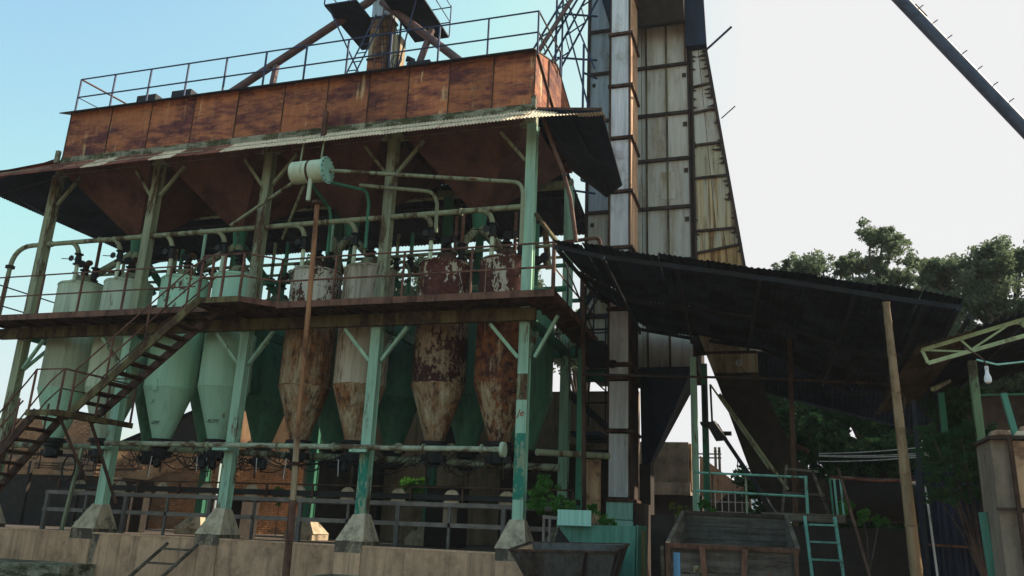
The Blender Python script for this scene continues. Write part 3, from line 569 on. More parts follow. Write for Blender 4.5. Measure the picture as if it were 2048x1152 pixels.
# ------------------------------------------------------------------ clutter over the silo tops
pc = thing('pipe_clutter', (-12.5, 20.5, 7.6), 'tangle of thin green and rusty pipes and valves above the silo tops', 'pipework')
for y, z, r_, mt, a, c in ((19.9, 7.75, .05, 'green_old', -21, -5.2), (20.4, 7.35, .06, 'dkgreen', -20.5, -5.0), (21.3, 7.9, .045, 'green_old', -20.8, -5.3), (21.9, 7.15, .09, 'dkgreen', -20.6, -5.4)):
    MB().tube([(a, y, z - .03), ((a + c) / 2, y, z - .06), (c, y, z)], r_, 8).build('cross_pipe', mt, pc, True)
for i, x in enumerate(BX):
    for dx, mt, r_ in ((-.25, 'green_old', .05), (.2, 'dkgreen', .06)):
        MB().tube([(x + dx, 20.7, 6.8), (x + dx, 20.7, 8.4 + .3 * (i % 2))], r_, 8).build('riser_pipe', mt, pc, True)
        gate((x + dx, 20.7, 7.2 + .2 * (i % 3)), pc, .12, .34, dx < 0)
    MB().tube(arc((x + .2, 20.7, 7.5), (x + .5, 20.5, 7.7), (x + .6, 20.2, 7.3)), .06, 8).build('elbow', 'rust' if i % 2 else 'black', pc, True)
random.seed(5)
for k in range(16):
    x = -20 + k * .95 + random.uniform(-.2, .2); y = random.uniform(19.3, 21.5); z = random.uniform(7.2, 7.6)
    if k % 3 == 0: MB().tube([(x, y, z + .9), (x + random.uniform(-1.0, 1.0), y + .3, z - .1)], .085, 10).build('slanting_pipe', 'green_old' if k % 2 else 'dkgreen', pc, True)
    else: MB().tube(arc((x - .35, y, z + .2), (x, y, z + .35), (x + .05, y, z - .3)), .05, 8).build('elbow', random.choice(['green_old', 'railrust', 'black']), pc, True)
    MB().disc((x, y, z + .15), (random.uniform(-.4, .4), 1, 0), .13, .05, 14).build('flange', 'black', pc, True)
# cables hanging under the silo outlets
cb_ = thing('cables', (-12, 18.7, 2), 'black cables and hoses sagging in a tangle beneath the silo outlets', 'cables')
for k in range(46):
    x = random.uniform(-17, -5.8); y = random.uniform(18.3, 19.3); L = random.uniform(.3, 1.5); z = random.uniform(1.95, 2.2)
    MB().tube(arc((x, y, z), (x + L * .5, y + .05, z - random.uniform(.2, .75)), (x + L, y + random.uniform(-.2, .2), z + random.uniform(-.1, .1)), 8), .014, 5).build('cable', 'black', cb_)
for k in range(18):
    x = random.uniform(-16.8, -5.8); y = random.uniform(18.4, 19.0)
    MB().tube([(x, y, 2.0), (x + random.uniform(-.04, .04), y, random.uniform(1.45, 1.75))], .012, 5).build('cable', 'black' if k % 3 else 'white', cb_)
    if k % 3 == 0: MB().lathe(x + .2, y, [(.04, 1.7), (.09, 1.75), (.09, 1.9), (.05, 1.95)], 10).build('hanging_motor', 'black', cb_, True)

# ------------------------------------------------------------------ lower pipe
lp = thing('lower_pipe', (-11, 17.55, 2.25), 'whitish green pipe across the silo outlets with a blank flange at its right end', 'pipe')
MB().tube([(-16.55, 17.6, 2.25), (-5.72, 17.6, 2.2)], .065, 12).build('pipe', 'dirtypipe', lp, True)
MB().disc((-5.7, 17.6, 2.2), (1, 0, 0), .17, .09, 20).build('end_flange', 'green_silo_pale', lp, True)
for x in (-7.0, -8.3, -10.9, -12.3, -14.0): MB().disc((x, 17.75, 2.22), (.3, 1, 0), .12, .08, 16).build('branch_flange', 'green_old', lp, True)
for x in (-15.4, -13.4, -11.4, -9.9, -7.6, -6.2): MB().disc((x, 17.6, 2.215), (1, 0, 0), .1, .05, 16).build('coupling', 'green_old', lp, True)
for x in CX[1:4]: MB().box(x - .22, x + .22, 17.5, 17.88, 2.1, 2.16).build('bracket', 'green_col', lp)
l2 = thing('back_pipe', (-14, 19.9, 2.1), 'darker pipe running behind the silo outlets from the left edge', 'pipe')
MB().tube([(-27, 19.9, 2.45), (-16.5, 19.9, 2.32), (-5.0, 19.9, 2.0)], .09, 10).build('pipe', 'green_old', l2, True)
MB().tube([(-5.2, 18.6, 2.25), (-3.9, 20.5, 2.35)], .08, 10).build('pipe', 'green_old', l2, True)
MB().tube([(-27, 19.6, 2.25), (-18.5, 19.6, 2.05)], .05, 10).build('pipe', 'rust', l2, True)

# ------------------------------------------------------------------ walkway
wk = thing('walkway', (-12.8, 17.3, 5.6), 'rusty walkway crossing in front of the silos at mid height with a railing', 'walkway')
DZ = 5.58
for k in range(12):
    a = -21.3 + k * 1.35; c = min(a + 1.34, -5.16)
    MB().box(a, c, 16.82, 18.28, DZ - .03, DZ).build('deck_plate', 'rust', wk)
MB().box(-5.15, -4.45, 16.82, 21.6, DZ - .03, DZ).build('deck_plate', 'rust', wk)
MB().plate([(-13.3, 16.2, DZ + .02), (-12.05, 16.2, DZ + .02), (-11.4, 16.85, DZ + .02), (-13.3, 16.85, DZ + .02)], .03).build('deck_plate', 'rust', wk)
MB().box(-21.3, -13.3, 16.79, 16.82, DZ - .13, DZ + .03).build('fascia', 'railrust', wk)
MB().box(-11.4, -4.42, 16.79, 16.82, DZ - .13, DZ + .03).build('fascia', 'railrust', wk)
MB().bar((-13.3, 16.18, DZ - .03), (-12.05, 16.18, DZ - .03), .03, .14).build('fascia', 'olive', wk)
MB().bar((-12.05, 16.18, DZ - .03), (-11.4, 16.82, DZ - .03), .03, .14).build('fascia', 'railrust', wk)
MB().box(-4.45, -4.42, 16.82, 21.6, DZ - .13, DZ + .03).build('fascia', 'railrust', wk)
for k in range(17): x = -20.9 + k; MB().box(x, x + .05, 16.85, 18.2, DZ - .11, DZ - .035).build('joist', 'rust', wk)
for k in range(5): y = 17.4 + k; MB().box(-5.14, -4.46, y, y + .05, DZ - .11, DZ - .035).build('joist', 'rust', wk)
zr = (1.13, .56)
pxs = [-20.25, -18.9, -17.55, -16.1, -14.7, -11.4, -9.9, -8.1, -6.4]
for x in pxs: post(wk, (x, 16.84, DZ), 1.13)
MB().bar((-4.46, 16.84, DZ - .1), (-4.46, 16.84, DZ + 1.16), .075).build('post', 'railrust', wk)
for p in ((-13.25, 16.22), (-12.6, 16.22), (-12.07, 16.22), (-13.0, 16.3)): post(wk, (*p, DZ), 1.12, .05)
for z in zr:
    rails(wk, [(-21.3, 16.84, DZ + z), (-13.9, 16.84, DZ + z)], r=.021)
    rails(wk, [(-13.25, 16.22, DZ + z), (-12.07, 16.22, DZ + z), (-11.4, 16.84, DZ + z), (-4.46, 16.84, DZ + z), (-4.46, 21.5, DZ + z)], r=.024)
    rails(wk, [(-21.1, 17.0, DZ + z - .02), (-21.1, 22.2, DZ + z)], r=.02, mat='bluesteel')
for y in (18.2, 19.6, 21.2): post(wk, (-4.46, y, DZ), 1.13, .04, 'dark')
MB().bar((-4.46, 17.4, DZ + 1.1), (-4.46, 21.2, DZ + .1), .03).build('brace', 'dark', wk)
# rear walkway
rw = thing('rear_walkway', (-12.8, 22.8, 5.6), 'dark narrow walkway rail behind the silo tops with cross bracing', 'walkway')
MB().box(-22, -4.4, 22.3, 23.0, 5.5, 5.56).build('deck_plate', 'dark', rw)
for z in (6.1, 6.65): MB().tube([(-22, 23.0, z), (-4.4, 23.0, z)], .025, 6).build('rail', 'bluesteel', rw)
for k in range(13): MB().bar((-22 + k * 1.46, 23.0, 5.5), (-22 + k * 1.46, 23.0, 6.65), .04).build('post', 'bluesteel', rw)
MB().bar((-24.5, 23.0, 9.0), (-18.6, 23.0, 6.7), .08).build('brace', 'dark', rw)
MB().box(-18.5, -5, 22.6, 22.7, 6.95, 7.05).build('beam', 'dkgreen', rw)

# ------------------------------------------------------------------ staircase
sc_ = thing('staircase', (-15.5, 16.5, 2.8), 'rusty steel open tread staircase in two flights with a landing on the left', 'staircase')
def flight(p0, p1, y0, y1, n, mat_s, mat_t, sw=.05, sh=.2):
    for k, y in enumerate((y0, y1)):
        MB().bar((p0[0], y, p0[1]), (p1[0], y, p1[1]), sw, sh).build('stringer', mat_s if k == 0 else 'rust', sc_)
    for i in range(n):
        f = (i + .6) / n; x = p0[0] + (p1[0] - p0[0]) * f; z = p0[1] + (p1[1] - p0[1]) * f
        MB().box(x - .12, x + .12, y0 + .03, y1 - .03, z - .02, z + .015).build('tread', mat_t, sc_)
        MB().box(x - .13, x - .12, y0 + .03, y1 - .03, z - .05, z + .015).build('tread_nosing', 'olive', sc_)
flight((-16.55, 2.72), (-13.1, 5.6), 16.15, 16.98, 12, 'olive', 'rust')
flight((-20.1, -1.2), (-16.62, 2.75), 15.35, 16.15, 15, 'rust', 'rust')
MB().box(-16.85, -15.95, 15.3, 17.75, 2.74, 2.77).build('landing_plate', 'rust', sc_)
MB().box(-15.95, -15.91, 15.3, 17.75, 2.64, 2.78).build('landing_edge', 'olive', sc_)
MB().box(-16.85, -15.95, 15.26, 15.3, 2.64, 2.78).build('landing_edge', 'olive', sc_)
MB().bar((-16.1, 15.5, 2.7), (-16.0, 16.6, 1.25), .05).build('landing_prop', 'rust', sc_)
MB().bar((-16.2, 16.6, 2.7), (-15.9, 17.6, .75), .06).build('landing_prop', 'rust', sc_)
# stair rails
def srail(pts, hs=(0, )):
    for h in hs: MB().tube([V(p) + V((0, 0, h)) for p in pts], .02, 6).build('rail', 'railrust', sc_)
srail([(-16.5, 16.12, 3.85), (-13.4, 16.12, 6.45), (-13.05, 16.2, 6.72)], (0, -.5))
srail([(-16.5, 17.02, 3.85), (-13.4, 17.02, 6.45)], (0, ))
for f in (.0, .3, .6, .93):
    x = -16.45 + 3.2 * f; z = 2.8 + 2.68 * f; MB().bar((x, 16.12, z), (x, 16.12, z + 1.1), .035).build('post', 'railrust', sc_)
srail([(-19.9, 15.32, .2), (-17.05, 15.32, 3.45), (-16.8, 15.3, 3.75), (-15.97, 15.3, 3.75), (-15.97, 17.6, 3.75)], (0, ))
srail([(-19.9, 16.18, .2), (-17.3, 16.2, 3.6), (-16.9, 16.2, 3.95), (-16.85, 17.7, 3.95), (-15.97, 17.7, 3.95)], (0, -.5))
srail([(-19.9, 15.32, -.3), (-17.05, 15.32, 3.0)], (0, ))
for p in ((-16.83, 15.32), (-16.83, 16.5), (-15.97, 15.32), (-15.97, 16.5), (-15.97, 17.7), (-16.83, 17.7)):
    MB().bar((*p, 2.76), (*p, 3.75 if p[1] < 17 else 3.95), .04).build('post', 'railrust', sc_)
for f in (.3, .6, .85):
    x = -20.1 + 3.45 * f; z = -1.2 + 3.95 * f
    MB().bar((x, 15.32, z), (x, 15.32, z + .9), .035).build('post', 'railrust', sc_); MB().bar((x, 16.18, z), (x, 16.18, z + .9), .035).build('post', 'railrust', sc_)
# pole at far left
MB().tube([(-21.95, 17.2, 4.4), (-21.2, 17.3, 7.3)], .02, 6).build('thin_rod', 'dark', None, label='thin dark rod crossing behind the far left walkway rail', category='rod')

# wooden ladder against wall
wl = thing('wooden_ladder', (-13.6, 16.9, GZ), 'short wooden ladder leaning against the concrete wall', 'ladder')
for x in (-13.95, -13.1): MB().tube([(x - .75, 16.3, -1.45), (x, 17.35, -.12)], .048, 8, .04).build('ladder_rail', 'wood', wl, True)
for k in range(4):
    f = .18 + k * .24; MB().bar((-13.95 - .75 * (1 - f), 16.3 + 1.05 * f, -1.45 + 1.33 * f), (-13.1 - .75 * (1 - f), 16.3 + 1.05 * f, -1.45 + 1.33 * f), .07, .045).build('rung', 'wood', wl)

# ------------------------------------------------------------------ conveyor bench
GREY = 'steelgrey'
cv = thing('belt_conveyor', (-11, 19.2, 0), 'long dark belt conveyor with grey side rails running low behind the plinths', 'conveyor')
cy0, cy1 = 18.75, 19.7
for y in (cy0, cy1):
    MB().box(-19.4, -4.4, y, y + .05, .96, 1.06).build('side_rail', 'steelgrey' if 'steelgrey' in M else 'dark', cv)
    MB().box(-19.4, -4.2, y, y + .05, .50, .60).build('side_rail', 'steelgrey', cv)
MB().box(-19.4, -4.4, cy0 + .1, cy1 - .05, 1.12, 1.25).build('belt', 'black', cv)
MB().tube([(-19.4, cy0 + .02, 1.36), (-4.4, cy0 + .02, 1.42)], .022, 6).build('top_rail', 'rust', cv)
for k in range(12):
    x = -19.3 + k * 1.33; MB().bar((x, cy0 + .03, 0), (x, cy0 + .03, .96), .06 if k % 2 else .1).build('leg', 'bluegrey', cv)
    MB().bar((x + .3, cy0 + .02, 1.06), (x + .3, cy0 + .02, 1.38), .045).build('rail_post', 'rust', cv)
for k in range(10):
    x = -18.4 + k * 1.38
    pf = [(x - .19, 18.9, 1.06), (x + .19, 18.9, 1.06)] + [(x + .19 * math.cos(a * .449), 18.9, 1.2 + .17 * math.sin(a * .449)) for a in range(8)]
    MB().plate(pf, .03).build('end_guard', 'plinth', cv)
for k, c in enumerate([(-9.9, 'wallgrey'), (-7.55, 'wallgrey')]): MB().lathe(c[0] + .1, 19.1, [(.17, .6), (.17, .95)], 16).build('bucket', c[1], cv, True)

# ------------------------------------------------------------------ background walls
brick_me = MB().box(-.115, .115, -.05, .05, -.031, .031).mesh('brick', 'brickcol')
def brick_wall(x0, x1, y, z0, z1, label, nobj=150, depth=.3, pat=None, cat='brick wall'):
    t = thing('brick_wall', ((x0 + x1) / 2, y, z0), label, cat)
    MB().box(x0, x1, y, y + depth, z0, z1).build('wall', 'mortar', t)
    rest = MB(); cnt = 0; nr = int((z1 - z0) / .08); cells = []
    for r_ in range(nr):
        off = .125 * (r_ % 2); n = int((x1 - x0 - off) / .25)
        for k in range(n): cells.append((x0 + off + .125 + k * .25, z0 + .04 + r_ * .08))
    cells.sort(key=lambda c: -c[1])
    for x, z in cells:
        if pat and mn.noise(V((x * .9, z * .9, y))) > pat and random.random() > .1: continue
        dy = random.uniform(-.012, .012)
        if cnt < nobj: inst('brick', brick_me, t, (x, y + .03 + dy, z), (0, random.uniform(-.015, .015), random.uniform(-.02, .02))); cnt += 1
        else: rest.box(x - .115, x + .115, y - .02 + dy, y + .05, z - .031, z + .031)
    if rest.v: rest.build('far_bricks', 'brickcol', t, kind='stuff')
    return t
bw = brick_wall(-24.9, -20.3, 27, 0, 2.95, 'sunlit orange brick wall with bare plaster patches behind the second and third plinths', 300, pat=.1)
MB().plate([(-24.85, 26.955, 1.9), (-23.2, 26.955, 1.7), (-22.0, 26.955, 2.2), (-20.6, 26.955, 2.5), (-20.6, 26.955, 2.95), (-24.85, 26.955, 2.95)], .02).build('plaster', 'plaster', bw)
bw.rotation_euler.z = R(56)
bw2 = brick_wall(-19.4, -15.9, 27, 0, 4.3, 'orange plastered brick gable behind the cream streaked silo', 220, pat=.15)
MB().plate([(-19.35, 26.955, 2.5), (-18, 26.955, 2.3), (-16.0, 26.955, 2.6), (-15.95, 26.955, 4.25), (-19.35, 26.955, 4.25)], .02).build('plaster', 'plaster', bw2)
bw2.rotation_euler.z = R(54)
bw3 = brick_wall(-36, -27.2, 28, 0, 4.3, 'reddish old brick wall at the far left behind the lower stair', 250, pat=.25)
bw4 = brick_wall(-27.1, -24.4, 27.6, 0, 3.0, 'low dusty brick wall behind the stair landing', 120, pat=.2)
gr = thing('gable_roof', (-22, 28.5, 3), 'dark sagging sheet roof behind the mint green silo cones', 'roof')
MB().plate([(-25.0, 27.3, 3.1), (-21.2, 27.3, 4.55), (-19.4, 27.3, 4.75), (-19.4, 27.3, 3.0)], .1).build('gable', 'nearblack', gr)
MB().plate([(-25.4, 27.1, 3.05), (-20.9, 27.1, 4.75), (-20.9, 31, 4.75), (-25.4, 31, 3.05)], .05).build('roof', 'navy', gr)
ww = thing('lime_washed_building', (-10, 26, 0), 'grey limewashed wall with a small dark window behind the maroon silos', 'building')
MB().box(-15.7, -4.0, 26, 26.3, 0, 4.9).build('wall', 'wallgrey', ww)
MB().box(-10.6, -10.1, 25.95, 25.99, 3.2, 3.8).build('window', 'dark', ww)
MB().box(-6.4, -5.4, 25.95, 25.99, 2.7, 3.2).build('window', 'olive', ww)
MB().box(-15.0, -12.6, 25.6, 26.0, 0, 2.6).build('door_recess', 'nearblack', ww)
for x in (-13.6, -13.3, -13.0): MB().box(x, x + .08, 25.5, 25.6, .2, 2.5).build('plank', 'wood', ww)
MB().box(-8.0, -4.2, 24.5, 25.6, 0, 2.9).build('dark_lean_to', 'nearblack', ww)
dk = thing('dark_machine_shed', (-20, 24.5, 0), 'dark machinery and planks in shade under the stair at the left', 'shed')
MB().box(-30, -22.4, 24.2, 26.6, 0, 1.75).build('housing', 'nearblack', dk)
for k in range(14):
    a = random.uniform(-27, -22); MB().bar((a, 23.6 + random.random() * .5, 1.85 + random.random() * .35), (a + random.uniform(1.4, 2.6), 24.2, 1.9 + random.random() * .3), .09, .03).build('plank', random.choice(['wood', 'corrrust', 'railrust']), dk)
for x in (-25.5, -23.2): MB().bar((x, 23.8, 0), (x, 23.8, 2.2), .12).build('post', 'nearblack', dk)
hs = thing('hose', (-18.5, 19.5, 1.6), 'black rubber hose looped on a post behind the lower stair', 'hose')
MB().tube([V((-18.6, 18.6, 1.65)) + V((math.cos(a * .42) * .22, 0, math.sin(a * .42) * .35)) for a in range(16)], .025, 6).build('hose_loop', 'black', hs, True)
MB().bar((-18.55, 18.7, 0), (-18.35, 18.7, 2.2), .08).build('post', 'green_old', hs)
for k, (x, y, a, c, lb) in enumerate([(-14.2, 20.3, .8, 1.0, 'dark motor box beside the third plinth under the silos'), (-8.4, 21.3, .9, 1.5, 'dark machine block under the maroon silos'), (-18.6, 21.0, 1.0, 1.3, 'dark upright cabinet behind the second plinth')]):
    t = thing('machine_housing', (x, y, 0), lb, 'machine', 'dark machines on the floor')
    MB().box(x - a / 2, x + a / 2, y - .4, y + .4, 0, c).build('body', 'nearblack', t); MB().box(x - a / 2 - .04, x + a / 2 + .04, y - .44, y + .44, c, c + .05).build('cover', 'black', t)

# ------------------------------------------------------------------ dryer tower
TY = 23.7; P = 1.68
tw = thing('dryer_tower', (-3.5, 23.7, 0), 'tall tower clad in weathered pale zinc panels, widening at the right', 'tower')
zb = [5.1 + P * k for k in range(9)]
zb = [5.1, 6.75, 8.43, 10.11, 11.71, 13.28, 15.0, 16.6, 18.3]
for k in range(8):
    z0, z1 = zb[k] + .05, zb[k + 1] - .05
    for a, c in ((-3.5, -3.38), (-3.33, -2.75), (-2.69, -2.06)) if k < 7 else ((-3.5, -2.02), ):
        MB().box(a, c, TY + random.uniform(0, .01), TY + .04, z0, z1).build('panel', 'panel', tw)
    MB().box(-5.2, -4.55, TY, TY + .04, z0, z1).build('panel', 'panelblue' if k > 2 else 'panel', tw)
    MB().box(-4.53, -3.52, TY + .01, TY + .05, z0, z1).build('panel', 'panel', tw)
    MB().box(-5.25, -2.0, TY - .08, TY + .02, zb[k] - .05, zb[k] + .05).build('rib', 'rib', tw)
    if k in (1, 2, 3, 4, 5):
        MB().box(-2.22, -2.10, TY - .03, TY, z1 - .42, z1 - .28).build('bolt_plate', 'rib', tw)
        MB().box(-5.12, -5.02, TY - .03, TY, z1 - .40, z1 - .28).build('bolt_plate', 'rib', tw)
MB().box(-2.95, -2.5, TY - .012, TY - .002, 10.4, 11.3).build('repair_patch', 'panel', tw)
for x, w_ in ((-5.25, .1), (-3.355, .05), (-2.72, .05), (-2.02, .09), (-4.54, .05)): MB().box(x - w_ / 2, x + w_ / 2, TY - .06, TY + .05, 5.1, 18.3).build('mullion', 'olive' if w_ < .06 else 'rib', tw)
MB().box(-5.25, -1.95, TY + .05, TY + 2.6, 5.1, 18.3).build('core', 'nearblack', tw)
# flared right side, leaning edge
def edge(z): return -.28 - (z - 5.9) * (1.20 / 9.6) if z < 15.5 else -1.47
ze = [5.98, 7.92, 8.62, 9.5, 10.85, 12.3, 13.75, 14.4, 15.4]
ze = [5.98, 7.90, 8.55, 9.25, 10.95, 12.05, 13.15, 14.05, 15.4]
tl = [.0, .05, .22, .03, .03, .03, .1, .1, 0]
for k in range(8):
    z0, z1 = ze[k], ze[k + 1]; a = -1.93
    mt = ['panelorange', 'panelorange', 'panelgold', 'panelgold', 'olivepanel', 'panel', 'panel', 'panel'][k]
    n = 3 if k < 3 else 2
    for i in range(n):
        f0, f1 = i / n, (i + 1) / n; g_ = .008
        X = lambda f, z: a + (edge(z) - a) * f
        MB().plate([(X(f0, z0) + g_, TY - .1, z0 + tl[k] * f0 + .03), (X(f1, z0) - g_, TY - .1, z0 + tl[k] * f1 + .03), (X(f1, z1) - g_, TY - .1, z1 + tl[k + 1] * f1 - .03), (X(f0, z1) + g_, TY - .1, z1 + tl[k + 1] * f0 - .03)], .03).build('flared_panel', mt, tw)
    MB().bar((a, TY - .14, z0), (edge(z0) + .02, TY - .14, z0 + tl[k]), .06, .07).build('rib', 'rib', tw)
    MB().bar((edge(z0), TY - .13, z0), (edge(z1), TY - .13, z1), .09, .1).build('edge_angle', 'rib', tw)
    MB().bar((a + .03, TY - .13, z0), (a + .03, TY - .13, z1), .05, .06).build('edge_angle', 'rib', tw)
# ragged dark tongues along both edges
for k in range(46):
    z = 8.5 + k * .15; 
    if z > 15.3: break
    q = random.choice([.05, .1, .16, .24, .32]) * random.uniform(.6, 1.1); xx = edge(z) - .04
    if random.random() < .25: continue
    MB().plate([(xx, TY - .135, z), (xx - .03, TY - .135, z + random.uniform(.09, .2)), (xx - q * .5, TY - .135, z + .07), (xx - q, TY - .135, z + random.uniform(.02, .1)), (xx - q * .6, TY - .135, z + .015)], .004).build('dark_tongue', 'rib', tw)
    if random.random() < .45:
        q *= .5; MB().plate([(a + .05, TY - .135, z), (a + .05 + q, TY - .135, z + .03), (a + .05, TY - .135, z + .1)], .004).build('dark_tongue', 'rib', tw)
MB().box(-3.5, -3.2, 22.9, 23.6, GZ, 2.38).build('hopper_leg', 'nearblack', tw)
MB().plate([(-2.0, TY - .06, 5.5), (edge(5.98) , TY - .06, 5.5), (edge(15.5), TY - .06, 15.5), (-2.0, TY - .06, 15.5)], .02).build('backing', 'nearblack', tw)
MB().plate([(edge(5.5) + .04, TY - .1, 5.5), (edge(5.5) + .04, TY + 2.6, 5.5), (edge(15.5) + .04, TY + 2.6, 15.5), (edge(15.5) + .04, TY - .1, 15.5)], .02).build('side_wall', 'corrrust', tw)
# dark head
MB().plate([(-2.06, TY - .3, 15.45), (-1.42, TY - .3, 15.45), (-1.5, TY - .3, 18.2), (-2.06, TY - .3, 18.2)], .3).build('head_box', 'navy', tw)
MB().plate([(-3.5, TY, 16.5), (-2.05, TY, 16.5), (-2.05, TY - .7, 16.15), (-3.5, TY - .7, 16.15)], 2.2).build('head_box', 'nearblack', tw)
MB().bar((-2.1, TY - .2, 15.0), (-2.08, TY - .3, 18), .06).build('head_stay', 'rust', tw)
MB().bar((-1.45, TY - .1, 15.35), (-.62, TY - .6, 15.75), .05).build('bracket', 'bluesteel', tw)
MB().bar((-1.05, TY - .1, 12.9), (-.62, TY - .5, 13.05), .025).build('bracket', 'dark', tw)
MB().plate([(-4.95, TY - .4, 18.3), (-4.2, TY - .4, 15.4), (-3.6, TY - .4, 15.45), (-3.6, TY - .4, 18.3)], .3).build('side_hood', 'navy', tw)
# lower part below the shed roof
MB().box(-5.25, -2.05, TY - .1, TY + .02, 4.78, 5.1).build('green_beam', 'dkgreen', tw)
MB().add([(-3.45, 22.7, 5.0), (-2.0, 22.7, 5.0), (-2.0, 24.6, 5.0), (-3.45, 24.6, 5.0), (-3.45, 23.0, 2.4), (-3.22, 23.0, 2.4), (-3.22, 23.5, 2.4), (-3.45, 23.5, 2.4)],
         [(0, 1, 2, 3), (0, 4, 5, 1), (1, 5, 6, 2), (2, 6, 7, 3), (3, 7, 4, 0), (4, 7, 6, 5)]).build('bottom_hopper', 'navy', tw)
for x, y, mt in ((-1.88, 21.5, 'green_col'), (-1.68, 22.4, 'dkgreen'), (-4.8, 21.4, 'dkgreen'), (-4.55, 20.2, 'dkgreen')): MB().bar((x, y, -.9), (x, y, 5.0), .16).build('leg', mt, tw)
MB().bar((-4.25, 19.6, -.9), (-4.42, 19.6, 7.2), .09).build('leg', 'rust', tw)
# cyclone chute to the right
ch = thing('chute', (-.6, 23, 1.5), 'dark sheet metal chute leaning down to the right under the shed roof', 'chute')
MB().plate([(-1.45, 23.0, 4.8), (-.3, 23.0, 4.8), (-.29, 23.0, 5.95), (-1.9, 23.0, 6.1)], .8).build('chute_head', 'olivepanel' if 'olivepanel' in M else 'panelgold', ch)
MB().bar((-1.72, 22.95, 5.42), (-.28, 22.95, 5.42), .06, .07).build('rib', 'rib', ch)
MB().bar((-1.45, 22.95, 4.82), (-.28, 22.95, 4.82), .06, .06).build('rib', 'rib', ch)
MB().plate([(-.2, 23.0, 1.0), (1.75, 23.0, 1.0), (1.6, 23.0, 1.75), (.62, 23.0, 2.5), (-.3, 23.0, 4.75), (-1.42, 23.0, 4.75)], .8).build('chute_body', 'nearblack', ch)
gg = MB().disc((-.78, 22.94, 5.12), (0, 1, 0), .09, .05, 20).build('gauge', 'white', ch, True)
MB().disc((-.78, 22.93, 5.12), (0, 1, 0), .075, .055, 20).build('dial', 'panelblue', gg, True)
MB().bar((-.78, 22.895, 5.12), (-.75, 22.895, 5.17), .01).build('needle', 'black', gg)
MB().tube([(-.75, 22.9, 5.02), (-.6, 22.9, 4.8)], .01, 5).build('gauge_wire', 'black', gg)
MB().tube([(-1.3, 22.5, 4.2), (.3, 22.3, 1.75)], .04, 8).build('strut', 'green_old', ch)
MB().tube([(.5, 22.6, 2.9), (.85, 22.5, 2.72)], .06, 8).build('pipe_stub', 'rust', ch)
mo = MB().disc((.55, 22.7, 1.95), (0, 1, 0), .22, .3, 20).build('pulley', 'rib', ch, True)
MB().disc((.55, 22.5, 1.95), (0, 1, 0), .07, .15, 12).build('hub', 'rust', mo)
bp_ = thing('maintenance_platform', (-1.5, 22, 3.3), 'small black platform with steep handrails beside the pale sky gap', 'platform')
MB().box(-1.75, -1.35, 21.6, 22.4, 3.3, 3.35).build('deck_plate', 'black', bp_); MB().plate([(-1.6, 21.6, 3.3), (-1.4, 21.6, 2.92), (-1.1, 21.6, 2.95), (-1.3, 21.6, 3.3)], .6).build('hood', 'black', bp_)
MB().bar((-1.45, 21.6, 3.35), (-1.47, 21.6, 4.3), .05).build('post', 'dark', bp_)
MB().bar((-1.42, 21.6, 3.35), (.05, 20.4, 1.0), .07).build('stringer', 'dark', bp_)
MB().bar((-1.47, 21.6, 4.3), (-.1, 20.6, 2.1), .035).build('handrail', 'green_old', bp_)
MB().bar((-1.35, 22.0, 3.1), (-1.0, 22.0, 3.1), .1).build('tie', 'black', bp_)
MB().bar((-1.67, 22.2, 4.4), (-1.67, 22.2, 3.35), .09).build('post', 'dark', bp_)

# ------------------------------------------------------------------ elevator leg in front of the tower
el = thing('elevator_leg', (-3.8, 21.9, 0), 'tall slim elevator leg of pale panels with rusty flanges in front of the tower', 'elevator')
zl = [1.35, 3.09, 4.47, 4.85, 6.39, 6.85, 8.15, 9.83, 11.5, 13.19, 14.94, 16.6, 18.3]
for k in range(12):
    z0, z1 = zl[k] + .04, zl[k + 1] - .04
    MB().box(-4.08, -3.57, 21.5, 21.53, z0 + .03, z1 - .03).build('panel', 'legpanel', el)
    m = MB(); m.box(-4.12, -4.08, 21.485, 21.54, z0, z1); m.box(-3.57, -3.52, 21.485, 21.54, z0, z1); m.build('edge_strip', 'rust', el)
    MB().box(-3.53, -3.50, 21.54, 22.75, z0, z1).build('side_panel', 'legside' if k > 5 else 'rib', el)  # orange upper sides stand for sunlight; lower sides are dark
    MB().box(-4.10, -4.07, 21.54, 22.75, z0, z1).build('side_panel', 'panel', el)
for z in zl: MB().box(-4.17, -3.43, 21.42, 22.82, z - .04, z + .035).build('flange', 'rust', el)
MB().box(-4.12, -3.50, 22.75, 22.78, 1.3, 18.3).build('back_panel', 'panel', el)
MB().box(-4.15, -3.45, 21.5, 22.7, .05, .85).build('boot', 'mint', el); MB().box(-4.14, -3.46, 21.51, 22.69, .87, 1.3).build('boot', 'mint', el)
MB().box(-3.44, -3.15, 21.55, 22.6, -1.2, 1.28).build('side_post', 'rib', el)

